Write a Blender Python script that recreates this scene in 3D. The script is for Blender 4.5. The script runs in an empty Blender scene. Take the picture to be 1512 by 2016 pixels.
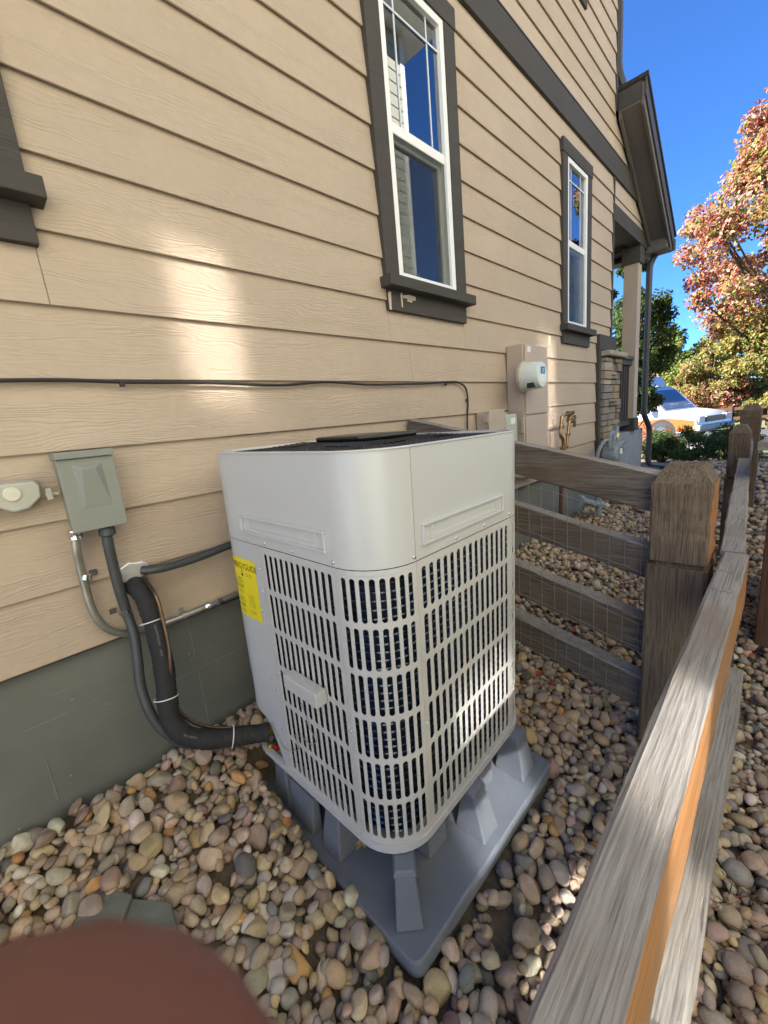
import bpy, bmesh, math, random
import numpy as np
from mathutils import Vector, Matrix
random.seed(7); rng = np.random.default_rng(7)
SC = bpy.context.scene; COL = SC.collection
# ------------------------------------------------------------------ camera
YAW, PITCH, ROLL, FPX, CAMZ = math.radians(45.45), math.radians(-12.19), math.radians(-5.52), 800.0, 1.25
def _cam():
    cy, sy, cp, sp = math.cos(YAW), math.sin(YAW), math.cos(PITCH), math.sin(PITCH)
    f = np.array([cy*cp, sy*cp, sp]); r = np.array([sy, -cy, 0.]); u = np.cross(r, f)
    c, s = math.cos(ROLL), math.sin(ROLL)
    return c*r+s*u, -s*r+c*u, f
CR, CU, CF = _cam(); CP = np.array([0, 0, CAMZ])
cd = bpy.data.cameras.new('camera'); cam = bpy.data.objects.new('camera', cd); COL.objects.link(cam); SC.camera = cam
cam.matrix_world = Matrix(((CR[0], CU[0], -CF[0], 0), (CR[1], CU[1], -CF[1], 0), (CR[2], CU[2], -CF[2], CAMZ), (0, 0, 0, 1)))
cd.sensor_width = 36; cd.sensor_fit = 'AUTO'; cd.lens = FPX*36/2016; cd.clip_start = 0.003; cd.clip_end = 1500
cd.dof.use_dof = True; cd.dof.focus_distance = 1.7; cd.dof.aperture_fstop = 20.0     # a phone's tiny lens: only a fingertip at the lens blurs
def ray(px, py):
    return CR*((px-756)/FPX) - CU*((py-1008)/FPX) + CF
def AX(px, py, X): d = ray(px, py); return CP+d*(X/d[0])
def AY(px, py, Y): d = ray(px, py); return CP+d*(Y/d[1])
def AZ(px, py, Z): d = ray(px, py); return CP+d*((Z-CAMZ)/d[2])
def proj(P):
    q = np.asarray(P, float)-CP; z = q@CF
    return 756+FPX*(q@CR)/z, 1008-FPX*(q@CU)/z, z
# ------------------------------------------------------------------ sky, sun, exposure
SUN_EL, SUN_H = math.radians(37), np.array([-0.50, 0.866])      # direction towards the sun: behind the house
w = bpy.data.worlds.new('World'); SC.world = w; w.use_nodes = True
nt = w.node_tree; nt.nodes.clear()
sky = nt.nodes.new('ShaderNodeTexSky'); sky.sky_type = 'NISHITA'; sky.sun_disc = False
sky.sun_elevation = SUN_EL; sky.sun_rotation = math.atan2(SUN_H[0], SUN_H[1])
sky.altitude = 2500; sky.air_density = 1.0; sky.dust_density = 0.1; sky.ozone_density = 8.0
bgn = nt.nodes.new('ShaderNodeBackground'); bgn.inputs[1].default_value = 0.055
won = nt.nodes.new('ShaderNodeOutputWorld')
tn = nt.nodes.new('ShaderNodeMix'); tn.data_type = 'RGBA'; tn.blend_type = 'MULTIPLY'; tn.inputs[0].default_value = 1; tn.inputs[7].default_value = (.62, .92, 1.18, 1)   # the phone's deep blue rendering of a clear sky
nt.links.new(sky.outputs[0], tn.inputs[6]); nt.links.new(tn.outputs[2], bgn.inputs[0]); nt.links.new(bgn.outputs[0], won.inputs[0])
sl = bpy.data.lights.new('sun', 'SUN'); sl.energy = 5.0; sl.angle = math.radians(0.53); sl.color = (1, .95, .87)
so = bpy.data.objects.new('sun', sl); COL.objects.link(so); so.location = (-8, 14, 16)
sd = Vector((SUN_H[0]*math.cos(SUN_EL), SUN_H[1]*math.cos(SUN_EL), math.sin(SUN_EL)))
so.rotation_euler = sd.to_track_quat('Z', 'Y').to_euler()
vs = SC.view_settings; vs.view_transform = 'Standard'; vs.look = 'None'; vs.gamma = 1; vs.use_curve_mapping = False; vs.exposure = 2.5
SC.cycles.use_denoising = True; SC.cycles.max_bounces = 8; SC.cycles.diffuse_bounces = 5; SC.cycles.glossy_bounces = 4
SC.cycles.transparent_max_bounces = 16; SC.cycles.caustics_reflective = True; SC.cycles.caustics_refractive = False; SC.cycles.sample_clamp_indirect = 0; SC.cycles.blur_glossy = 0; SC.cycles.use_guiding = True; SC.cycles.use_surface_guiding = True; SC.cycles.guiding_training_samples = 128
# ------------------------------------------------------------------ materials
MATS = {}
class NG:
    def __init__(s, name):
        s.m = bpy.data.materials.new(name); s.m.use_nodes = True; s.t = s.m.node_tree; s.t.nodes.clear()
        s.o = s.n('ShaderNodeOutputMaterial'); s.b = s.n('ShaderNodeBsdfPrincipled'); s.l(s.b.outputs[0], s.o.inputs[0]); MATS[name] = s.m
    def n(s, t, **k):
        x = s.t.nodes.new(t)
        for a, v in k.items(): setattr(x, a, v)
        return x
    def l(s, a, b): s.t.links.new(a, b)
    def val(s, node, name, v): node.inputs[name].default_value = v; return node
    def coord(s, scale=(1, 1, 1), kind='Object', rnd=0):
        c = s.n('ShaderNodeTexCoord'); out = c.outputs[kind]
        if rnd:
            oi = s.n('ShaderNodeObjectInfo'); mu = s.n('ShaderNodeMath', operation='MULTIPLY'); s.l(oi.outputs['Random'], mu.inputs[0]); mu.inputs[1].default_value = rnd
            ad = s.n('ShaderNodeVectorMath', operation='ADD'); s.l(out, ad.inputs[0]); s.l(mu.outputs[0], ad.inputs[1]); out = ad.outputs[0]
        mp = s.n('ShaderNodeMapping'); mp.inputs['Scale'].default_value = scale; s.l(out, mp.inputs[0]); return mp.outputs[0]
    def noise(s, vec, scale, detail=4, rough=.55, dist=0):
        x = s.n('ShaderNodeTexNoise'); s.l(vec, x.inputs['Vector']); x.inputs['Scale'].default_value = scale; x.inputs['Detail'].default_value = detail
        x.inputs['Roughness'].default_value = rough; x.inputs['Distortion'].default_value = dist; return x.outputs['Fac']
    def ramp(s, fac, stops, interp='LINEAR'):
        r = s.n('ShaderNodeValToRGB'); r.color_ramp.interpolation = interp; e = r.color_ramp.elements
        while len(e) < len(stops): e.new(.5)
        for k, (p, c) in enumerate(stops): e[k].position = p; e[k].color = (*c, 1) if len(c) == 3 else c
        s.l(fac, r.inputs[0]); return r.outputs[0]
    def mix(s, fac, a, b, mode='MIX'):
        x = s.n('ShaderNodeMix', data_type='RGBA', blend_type=mode)
        for sock, v in ((x.inputs[0], fac), (x.inputs[6], a), (x.inputs[7], b)):
            if hasattr(v, 'is_output') or hasattr(v, 'links'): s.l(v, sock)
            else: sock.default_value = v if not isinstance(v, tuple) else ((*v, 1) if len(v) == 3 else v)
        return x.outputs[2]
    def bump(s, h, strength, dist=.01, prev=None):
        b = s.n('ShaderNodeBump'); b.inputs['Strength'].default_value = strength; b.inputs['Distance'].default_value = dist; s.l(h, b.inputs['Height'])
        if prev is not None: s.l(prev, b.inputs['Normal'])
        return b.outputs[0]
    def base(s, c):
        if hasattr(c, 'links'): s.l(c, s.b.inputs['Base Color'])
        else: s.b.inputs['Base Color'].default_value = (*c, 1)
    def set(s, **k):
        for a, v in k.items():
            i = s.b.inputs[a.replace('_', ' ')]
            if hasattr(v, 'links'): s.l(v, i)
            else: i.default_value = v
def plain(name, col, rough=.6, var=.12, scale=25, bump=.15, metal=0, spec=.5, bdist=.002, coat=0):
    g = NG(name); v = g.coord((1, 1, 1)); n = g.noise(v, scale, 5, .6); n2 = g.noise(v, scale*.17, 3)
    lo = tuple(c*(1-var) for c in col); hi = tuple(min(1, c*(1+var)) for c in col)
    c = g.mix(.5, g.ramp(n, [(.3, lo), (.7, hi)]), g.ramp(n2, [(.3, lo), (.7, hi)]))
    g.base(c); rr = g.n('ShaderNodeMapRange'); g.l(n2, rr.inputs[0]); rr.inputs[3].default_value = max(0, rough-.08); rr.inputs[4].default_value = min(1, rough+.08); g.l(rr.outputs[0], g.b.inputs['Roughness'])
    g.set(Metallic=metal)
    try: g.b.inputs['Specular IOR Level'].default_value = spec; g.b.inputs['Coat Weight'].default_value = coat; g.b.inputs['Coat Roughness'].default_value = .22
    except KeyError: pass
    if bump: g.l(g.bump(n, bump, bdist), g.b.inputs['Normal'])
    return g.m
def siding(name, col, spec=.22):
    g = NG(name); v = g.coord((1, 1, 1), 'Object', 37.0)
    sp = g.n('ShaderNodeSeparateXYZ'); g.l(v, sp.inputs[0])
    w1 = g.noise(g.coord((1.5, 1, 9), 'Object', 37.0), 1.6, 3, .5)          # slow waver of the embossed grain
    w2 = g.noise(g.coord((5, 1, 14), 'Object', 37.0), 1.3, 2, .5)
    m1 = g.n('ShaderNodeMath', operation='MULTIPLY'); g.l(w1, m1.inputs[0]); m1.inputs[1].default_value = .13
    m2 = g.n('ShaderNodeMath', operation='MULTIPLY_ADD'); g.l(w2, m2.inputs[0]); m2.inputs[1].default_value = .035; g.l(m1.outputs[0], m2.inputs[2])
    ad = g.n('ShaderNodeMath', operation='ADD'); g.l(sp.outputs[2], ad.inputs[0]); g.l(m2.outputs[0], ad.inputs[1])
    fr = g.n('ShaderNodeMath', operation='MULTIPLY'); g.l(ad.outputs[0], fr.inputs[0]); fr.inputs[1].default_value = 560
    sn = g.n('ShaderNodeMath', operation='SINE'); g.l(fr.outputs[0], sn.inputs[0])
    md = g.noise(g.coord((3, 1, 30), 'Object', 37.0), 1.0, 3, .6)
    mr = g.n('ShaderNodeMapRange'); g.l(md, mr.inputs[0]); mr.inputs[1].default_value = .42; mr.inputs[2].default_value = .70; mr.inputs[3].default_value = .02; mr.inputs[4].default_value = 1
    hh = g.n('ShaderNodeMath', operation='MULTIPLY'); g.l(sn.outputs[0], hh.inputs[0]); g.l(mr.outputs[0], hh.inputs[1])
    fine = g.noise(g.coord((40, 40, 260), 'Object', 37.0), 1.0, 3, .6)
    n1 = g.bump(hh.outputs[0], .40, .0024); n2 = g.bump(fine, .10, .0012, n1); g.l(n2, g.b.inputs['Normal'])
    blot = g.noise(v, 2.2, 4, .55); bl2 = g.noise(v, 38, 3, .6)
    oi = g.n('ShaderNodeObjectInfo')
    c = g.ramp(blot, [(.3, tuple(x*.93 for x in col)), (.7, tuple(x*1.05 for x in col))])
    c = g.mix(.10, c, g.ramp(bl2, [(.4, tuple(x*.8 for x in col)), (.6, tuple(min(1, x*1.15) for x in col))]))
    c = g.mix(.09, c, g.ramp(oi.outputs['Random'], [(0, tuple(x*.75 for x in col)), (1, tuple(min(1, x*1.2) for x in col))]))
    g.base(c); g.set(Roughness=.72); g.b.inputs['Specular IOR Level'].default_value = spec
    return g.m
def wood(name, axis, light, dark, extra=None, rough=.85, depth=.5):
    g = NG(name); sc = [70, 70, 70]; sc[axis] = 2.2; s2 = [16, 16, 16]; s2[axis] = 1.5; s3 = [230, 230, 230]; s3[axis] = 6
    f = g.noise(g.coord(tuple(sc), 'Object', 11), 1, 6, .65, .4); b = g.noise(g.coord(tuple(s2), 'Object', 11), 1, 4, .6, .6); q = g.noise(g.coord(tuple(s3), 'Object', 11), 1, 3, .7)
    c = g.mix(.55, g.ramp(f, [(.28, dark), (.66, light)]), g.ramp(b, [(.3, tuple(x*.78 for x in dark)), (.7, tuple(min(1, x*1.12) for x in light))]))
    c = g.mix(.48, c, g.ramp(q, [(.36, tuple(x*.45 for x in dark)), (.58, light)]))
    if extra: 
        k = g.noise(g.coord((2.3, 2.3, 2.3), 'Object', 11), 1, 4, .6); c = g.mix(g.ramp(k, [(.5, (0, 0, 0)), (.72, (1, 1, 1))]), c, extra)
    g.base(c); g.set(Roughness=rough); g.b.inputs['Specular IOR Level'].default_value = .25
    n1 = g.bump(f, depth, .006); g.l(g.bump(q, depth*.8, .0025, n1), g.b.inputs['Normal']); return g.m
TAN = (.455, .365, .28)
siding('siding_paint', TAN); siding('trim_paint', (.062, .055, .047), .3); siding('neighbour_paint', (.42, .41, .33))
plain('dark_paint', (.055, .05, .045), .5, .15, 30, .2); plain('soffit_paint', (.12, .108, .094), .7); plain('tan_paint', TAN, .55, .06, 40, .1); plain('pale_tan', (.52, .42, .32), .6)
plain('vinyl', (.80, .80, .78), .35, .03, 20, .02); plain('screw_metal', (.72, .72, .70), .3, .1, 60, .1, .9); plain('muntin', (.62, .68, .74), .4, .03)
plain('unit_grey', (.54, .545, .53), .34, .02, 9, .02, 0, .5, .001, .25); plain('unit_panel', (.53, .53, .52), .40, .03, 9, .03, 0, .5, .001, .1)
plain('louvre_grey', (.54, .53, .505), .38, .04, 14, .04, 0, .5, .001, .1)
plain('unit_dark', (.02, .018, .016), .45, .3, 60, .2); plain('cap_black', (.012, .012, .014), .32, .2, 40, .08); plain('coil_back', (.005, .010, .024), .5, .3, 200, .3)
plain('coil_tube', (.07, .10, .13), .25, .2, 60, .05, .9); plain('stand_plastic', (.15, .165, .195), .5, .14, 14, .15)
plain('box_grey', (.235, .245, .215), .45, .05, 20, .05); plain('pipe_foam', (.018, .017, .017), .78, .25, 120, .35); plain('conduit_dark', (.055, .06, .066), .45, .2, 60, .1)
plain('emt', (.44, .44, .40), .36, .22, 30, .15, .85); plain('chrome', (.7, .7, .7), .18, .1, 30, .05, 1); plain('foil', (.72, .72, .70), .35, .2, 50, .6, .6)
plain('cable_black', (.022, .018, .016), .6); plain('white_plastic', (.75, .75, .72), .45, .05); plain('meter_white', (.62, .66, .60), .35, .05); plain('meter_face', (.05, .055, .06), .2, .2)
plain('brass', (.46, .30, .10), .32, .2, 60, .2, .9); plain('bronze', (.23, .145, .07), .42, .35, 70, .3, .75); plain('rust_pipe', (.10, .045, .032), .7, .3, 60, .3); plain('red_cap', (.5, .02, .02), .5)
plain('gas_paint', (.20, .235, .255), .5, .25, 40, .3); plain('pale_green', (.44, .47, .38), .5, .05); plain('outlet_cover', (.42, .42, .36), .3, .12, 40, .1); plain('ivory', (.62, .60, .47), .4, .05)
plain('label_yellow', (.85, .70, .02), .5, .03, 20, .03); plain('ink', (.02, .02, .018), .6); plain('label_navy', (.05, .06, .14), .5); plain('paper_white', (.75, .75, .72), .6)
plain('van_white', (.55, .56, .57), .28, .03, 5, .02, 0, .5, .001, .6); plain('van_orange', (.40, .085, .008), .3, .05, 5, .02, 0, .5, .001, .6); plain('rubber', (.02, .02, .02), .8); plain('lamp_glass', (.55, .56, .58), .12, .1, 40, .1); plain('chrome_dark', (.25, .26, .28), .2, .1, 30, .05, .9)
plain('asphalt', (.055, .055, .057), .9, .25, 60, .4); plain('pavement_grey', (.36, .35, .33), .85, .12, 30, .3); plain('bark', (.10, .075, .055), .95, .4, 30, 1, 0, .2, .02)
plain('shingle', (.035, .034, .036), .95, .4, 60, .6); plain('brown_roof', (.17, .085, .06), .9, .3, 30, .4); plain('slate_grey', (.155, .165, .135), .8, .25, 14, .6, 0, .3, .01); plain('skin', (.17, .062, .042), .6, .15, 60, .2); plain('sleeve_cloth', (.05, .06, .08), .9)  # skin is darkened: the shade of the missing phone is put into its colour
plain('white_paint', (.70, .69, .65), .6); plain('hoop_orange', (.6, .12, .02), .5)
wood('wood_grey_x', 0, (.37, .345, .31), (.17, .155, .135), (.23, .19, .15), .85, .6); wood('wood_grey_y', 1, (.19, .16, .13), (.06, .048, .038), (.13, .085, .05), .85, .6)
wood('wood_post_z', 2, (.22, .165, .11), (.055, .037, .024), (.16, .10, .055), .85, .65); wood('wood_orange_x', 0, (.47, .23, .09), (.26, .11, .040), (.30, .19, .11), .7, .35); wood('wood_orange_z', 2, (.44, .20, .075), (.24, .09, .03), (.24, .14, .08), .7, .4)
wood('wood_brown_z', 2, (.16, .085, .05), (.055, .03, .02), None, .85, .5); wood('wood_dark_x', 0, (.16, .14, .13), (.05, .042, .04), None, .85, .5)
def concrete_paint():
    g = NG('foundation_paint'); v = g.coord(); n = g.noise(v, 3, 5, .6); f = g.noise(v, 90, 4, .6); sp = g.noise(v, 55, 1, .5)
    c = g.ramp(n, [(.3, (.112, .118, .105)), (.7, (.155, .160, .143))])
    c = g.mix(g.ramp(sp, [(.76, (0, 0, 0)), (.79, (1, 1, 1))]), c, (.30, .29, .24))
    g.base(c); g.set(Roughness=.6); g.l(g.bump(f, .25, .002, g.bump(n, .25, .02)), g.b.inputs['Normal'])
    plain('concrete', (.27, .275, .265), .85, .18, 10, .3); plain('form_line', (.185, .19, .165), .8, .5, 60, .2)
concrete_paint()
def soil():
    g = NG('soil'); v = g.coord(); n = g.noise(v, 2, 5, .6); f = g.noise(v, 60, 5, .7); p = g.noise(v, 260, 3, .6)
    c = g.mix(.5, g.ramp(f, [(.3, (.09, .07, .048)), (.7, (.27, .21, .14))]), g.ramp(n, [(.35, (.075, .06, .042)), (.65, (.17, .135, .09))]))
    g.base(c); g.set(Roughness=.95); g.l(g.bump(p, .5, .004, g.bump(f, .7, .012)), g.b.inputs['Normal'])
    g = NG('lawn'); v = g.coord(); n = g.noise(v, .6, 5, .6); f = g.noise(v, 22, 5, .7)
    g.base(g.mix(.5, g.ramp(n, [(.35, (.10, .11, .028)), (.65, (.20, .17, .06))]), g.ramp(f, [(.35, (.05, .07, .015)), (.7, (.22, .21, .08))]))); g.set(Roughness=.95); g.l(g.bump(f, .8, .05), g.b.inputs['Normal'])
soil()
def stone_mat(name, attr):
    g = NG(name)
    if attr: a = g.n('ShaderNodeAttribute', attribute_name='stone_colour'); col = a.outputs['Color']; v = g.coord()
    else: a = g.n('ShaderNodeObjectInfo'); col = a.outputs['Color']; v = g.coord((.035, .035, .035), 'Object', 53)
    n = g.noise(v, 60, 5, .65, .6); f = g.noise(v, 420, 3, .6); m = g.noise(v, 22, 3, .6)
    k = g.ramp(n, [(.25, (.55, .54, .53)), (.5, (1, .98, .96)), (.75, (1.35, 1.3, 1.22))]); c = g.mix(1, col, k, 'MULTIPLY')
    c = g.mix(.45, c, g.mix(1, col, g.ramp(f, [(.35, (.5, .5, .5)), (.65, (1.3, 1.3, 1.3))]), 'MULTIPLY'))
    c = g.mix(.5, c, g.mix(1, col, g.ramp(m, [(.35, (.72, .66, .60)), (.65, (1.15, 1.15, 1.15))]), 'MULTIPLY'))
    g.base(c); g.set(Roughness=.72); g.b.inputs['Specular IOR Level'].default_value = .3
    g.l(g.bump(f, .25, .0015, g.bump(n, .35, .004)), g.b.inputs['Normal']); return g.m
stone_mat('river_stone_many', True); stone_mat('river_stone_one', False)
def leaf_mat(name):
    g = NG(name); a = g.n('ShaderNodeAttribute', attribute_name='leaf_colour'); c = a.outputs['Color']; g.base(c); g.set(Roughness=.5); g.b.inputs['Specular IOR Level'].default_value = .35
    tr = g.n('ShaderNodeBsdfTranslucent'); g.l(c, tr.inputs[0]); mx = g.n('ShaderNodeMixShader'); mx.inputs[0].default_value = .5; g.l(g.b.outputs[0], mx.inputs[1]); g.l(tr.outputs[0], mx.inputs[2]); g.l(mx.outputs[0], g.o.inputs[0])
leaf_mat('leaf')
def glass_mat(name, tint, ior, f0, rough=0.0):
    g = NG(name); tr = g.n('ShaderNodeBsdfTransparent'); tr.inputs[0].default_value = (*tint, 1); gl = g.n('ShaderNodeBsdfGlossy'); gl.inputs['Roughness'].default_value = rough; gl.inputs[0].default_value = (.95, .97, 1, 1)
    fr = g.n('ShaderNodeFresnel'); fr.inputs[0].default_value = ior; mr = g.n('ShaderNodeMapRange'); g.l(fr.outputs[0], mr.inputs[0]); mr.inputs[3].default_value = f0; mr.inputs[4].default_value = 1
    mx = g.n('ShaderNodeMixShader'); g.l(mr.outputs[0], mx.inputs[0]); g.l(tr.outputs[0], mx.inputs[1]); g.l(gl.outputs[0], mx.inputs[2]); g.l(mx.outputs[0], g.o.inputs[0])
glass_mat('window_glass', (.8, .85, .85), 1.8, .17); glass_mat('neighbour_glass', (.3, .32, .32), 1.5, .24, .055); glass_mat('van_glass', (.25, .28, .30), 1.6, .12); glass_mat('screen_mesh', (.70, .71, .70), 1.05, .008, .35)
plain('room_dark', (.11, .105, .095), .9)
# ------------------------------------------------------------------ mesh helpers
class MB:
    def __init__(s): s.v = []; s.f = []; s.mi = []
    def add(s, vs_, fs, mi=0):
        b = len(s.v); s.v += [tuple(map(float, p)) for p in vs_]; s.f += [tuple(b+i for i in q) for q in fs]; s.mi += [mi]*len(fs) if isinstance(mi, int) else list(mi); return s
    def box(s, a, b, mi=0, M=None):
        (x0, y0, z0), (x1, y1, z1) = a, b
        vs_ = [(x0, y0, z0), (x1, y0, z0), (x1, y1, z0), (x0, y1, z0), (x0, y0, z1), (x1, y0, z1), (x1, y1, z1), (x0, y1, z1)]
        if M is not None: vs_ = [M @ Vector(p) for p in vs_]
        return s.add(vs_, [(0, 3, 2, 1), (4, 5, 6, 7), (0, 1, 5, 4), (1, 2, 6, 5), (2, 3, 7, 6), (3, 0, 4, 7)], mi)   # -z +z -y +x +y -x
    def bar(s, p0, p1, wd, ht, up=(0, 0, 1), mi=0):
        p0, p1, up = Vector(p0), Vector(p1), Vector(up); d = (p1-p0).normalized(); sx = d.cross(up).normalized(); u = sx.cross(d)
        vs_ = [p+sx*a*wd/2+u*b*ht/2 for p in (p0, p1) for a, b in ((-1, -1), (1, -1), (1, 1), (-1, 1))]
        return s.add(vs_, [(3, 2, 1, 0), (4, 5, 6, 7), (0, 1, 5, 4), (1, 2, 6, 5), (2, 3, 7, 6), (3, 0, 4, 7)], mi)
    def prism(s, poly, axis, a, b, mi=0):
        n = len(poly); ins = lambda p, t: (t, p[0], p[1]) if axis == 0 else (p[0], t, p[1]) if axis == 1 else (p[0], p[1], t)
        return s.add([ins(p, a) for p in poly]+[ins(p, b) for p in poly], [tuple(range(n))[::-1], tuple(range(n, 2*n))]+[(i, (i+1) % n, n+(i+1) % n, n+i) for i in range(n)], mi)
    def tube(s, pts, r, seg=10, cap=True, mi=0):
        pts = [np.asarray(p, float) for p in pts]; n = len(pts); rr = r if hasattr(r, '__len__') else [r]*n; T = []
        for i in range(n):
            t = pts[min(i+1, n-1)]-pts[max(i-1, 0)]; T.append(t/(np.linalg.norm(t)+1e-12))
        a = np.array([0, 0, 1.]) if abs(T[0][2]) < .9 else np.array([1., 0, 0]); u = np.cross(T[0], a); u /= np.linalg.norm(u); vs_ = []
        for i in range(n):
            u = u-T[i]*(u@T[i]); u /= np.linalg.norm(u)+1e-12; q = np.cross(T[i], u)
            vs_ += [pts[i]+rr[i]*(math.cos(2*math.pi*k/seg)*u+math.sin(2*math.pi*k/seg)*q) for k in range(seg)]
        fs = [(i*seg+k, i*seg+(k+1) % seg, (i+1)*seg+(k+1) % seg, (i+1)*seg+k) for i in range(n-1) for k in range(seg)]
        if cap: fs += [tuple(range(seg))[::-1], tuple((n-1)*seg+k for k in range(seg))]
        return s.add(vs_, fs, mi)
    def lathe(s, prof, c, ax, seg=20, mi=0):      # prof: (radius, distance along the axis)
        c = Vector(c); ax = Vector(ax).normalized(); u = ax.orthogonal().normalized(); q = ax.cross(u)
        vs_ = [c+ax*h+(u*math.cos(2*math.pi*k/seg)+q*math.sin(2*math.pi*k/seg))*max(r, 1e-5) for r, h in prof for k in range(seg)]; n = len(prof)
        return s.add(vs_, [(i*seg+k, i*seg+(k+1) % seg, (i+1)*seg+(k+1) % seg, (i+1)*seg+k) for i in range(n-1) for k in range(seg)]+[tuple(range(seg))[::-1], tuple((n-1)*seg+k for k in range(seg))], mi)
    def mesh(s, name, mats, smooth=False):
        me = bpy.data.meshes.new(name); me.from_pydata(s.v, [], s.f); me.update()
        for m in (mats if isinstance(mats, (list, tuple)) else [mats]): me.materials.append(MATS[m])
        if any(s.mi): me.polygons.foreach_set('material_index', s.mi)
        bm = bmesh.new(); bm.from_mesh(me); bmesh.ops.recalc_face_normals(bm, faces=bm.faces); bm.to_mesh(me); bm.free()
        if smooth: me.polygons.foreach_set('use_smooth', [True]*len(me.polygons))
        return me
    def build(s, name, mats, parent=None, smooth=False, bevel=0, local=False, angle=35, segs=2):
        return link(name, s.mesh(name, mats, smooth), parent, smooth, bevel, local, angle, segs)
def link(name, me, parent=None, smooth=False, bevel=0, local=False, angle=35, segs=2):
    o = bpy.data.objects.new(name, me); COL.objects.link(o)
    if parent is not None:
        o.parent = parent
        if not local and parent.parent is None and parent.type == 'EMPTY': o.location = -parent.location
    if bevel:
        b = o.modifiers.new('bevel', 'BEVEL'); b.width = bevel; b.segments = segs; b.limit_method = 'ANGLE'; b.angle_limit = math.radians(40); b.harden_normals = False
    if smooth and angle < 180:
        try: me.set_sharp_from_angle(angle=math.radians(angle))
        except Exception: pass
    return o
def tag(o, label, cat, group=None, kind=None):
    if label: o['label'] = label
    if cat: o['category'] = cat
    if group: o['group'] = group
    if kind: o['kind'] = kind
    return o
def thing(name, label, cat, loc=(0, 0, 0), group=None):
    o = bpy.data.objects.new(name, None); COL.objects.link(o); o.location = loc; o.empty_display_size = .1; return tag(o, label, cat, group)
def struct(o): o['kind'] = 'structure'; return o
def spline(pts, n=60):
    P = np.array(pts, float); d = np.r_[0, np.cumsum(np.linalg.norm(np.diff(P, axis=0), axis=1))]; t = np.linspace(0, d[-1], n); m = np.gradient(P, d, axis=0); out = []
    for x in t:
        i = min(max(np.searchsorted(d, x)-1, 0), len(d)-2); h = d[i+1]-d[i]; u = (x-d[i])/h
        out.append((2*u**3-3*u**2+1)*P[i]+(u**3-2*u**2+u)*h*m[i]+(-2*u**3+3*u**2)*P[i+1]+(u**3-u**2)*h*m[i+1])
    return np.array(out)
def text_mesh(txt, size):
    cu = bpy.data.curves.new('t', 'FONT'); cu.body = txt; cu.size = size; cu.extrude = 0; ob = bpy.data.objects.new('t', cu); COL.objects.link(ob)
    me = bpy.data.meshes.new_from_object(ob.evaluated_get(bpy.context.evaluated_depsgraph_get())); bpy.data.objects.remove(ob); bpy.data.curves.remove(cu)
    vs_ = np.array([v.co[:] for v in me.vertices]); fs = [tuple(p.vertices) for p in me.polygons]; bpy.data.meshes.remove(me); return vs_, fs
WALL = 1.4
def smooth01(t): t = np.clip(t, 0, 1); return t*t*(3-2*t)
def gz(x, y):                                   # height of the soil
    x = np.asarray(x, float); y = np.asarray(y, float); s = np.clip(WALL-y, -1, 1e9)
    a = np.interp(s, [-1, 0, .55, .95, 1.5, 3, 6, 400], [.225, .225, .06, -.035, -.085, -.13, -.16, -.2])
    f = np.interp(x, [4, 6.5, 9.5, 13, 17, 24, 30, 2000], [.25, .22, .03, -.25, -.32, -.5, -1.3, -1.5])
    t = smooth01((x-4.6)/3.4); return a*(1-t)+f*t
# ------------------------------------------------------------------ ground, street, lawn
def sheet(name, xs, ys, dz, mat, zf=gz):
    X, Y = np.meshgrid(xs, ys, indexing='ij'); Z = zf(X, Y)+dz; nx, ny = X.shape; m = MB()
    m.add(np.stack([X, Y, Z], -1).reshape(-1, 3), [(i*ny+j, (i+1)*ny+j, (i+1)*ny+j+1, i*ny+j+1) for i in range(nx-1) for j in range(ny-1)])
    return struct(m.build(name, mat, smooth=True, angle=180))
PADX, PADY = (.455, 1.195), (.497, 1.24)
def soil_z(x, y):
    g = gz(x, y); d = np.maximum(np.maximum(PADX[0]-x, x-PADX[1]), np.maximum(PADY[0]-y, y-PADY[1]))
    return np.where(d < .004, np.minimum(g, -.012), g)-.012
sheet('ground', np.r_[-400, -60, -12, np.arange(-4, 6, .1), np.arange(6, 34, .5), 40, 60, 150, 500, 1400], np.r_[-900, -200, -40, -12, np.arange(-4, 2.0, .08), np.arange(2, 12, 1), 20, 60, 300, 900], 0, 'soil', soil_z)
sheet('lawn', np.r_[np.arange(10.6, 13.7, .5)], np.r_[np.arange(-30, 30, 1.)], .02, 'lawn')
sheet('pavement', np.r_[13.9, 14.6, 15.3], np.r_[np.arange(-60, 61, 4.)], .03, 'pavement_grey')
sheet('street', np.r_[np.arange(15.6, 24.2, .8)], np.r_[np.arange(-80, 81, 4.)], -.06+.07, 'asphalt')
sheet('bounce_paving', np.r_[np.arange(-12, -2.7, 1.0)], np.r_[np.arange(-1.5, 9, 1.0)], .02, 'pavement_grey')  # unseen pale paving behind the house, added to bounce sunlight into the yard
sheet('park_lawn', np.r_[np.arange(24.6, 34, 1), 50, 100, 300], np.r_[-250, -60, np.arange(-20, 30, 4.), 60, 250], .03, 'lawn')
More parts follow.
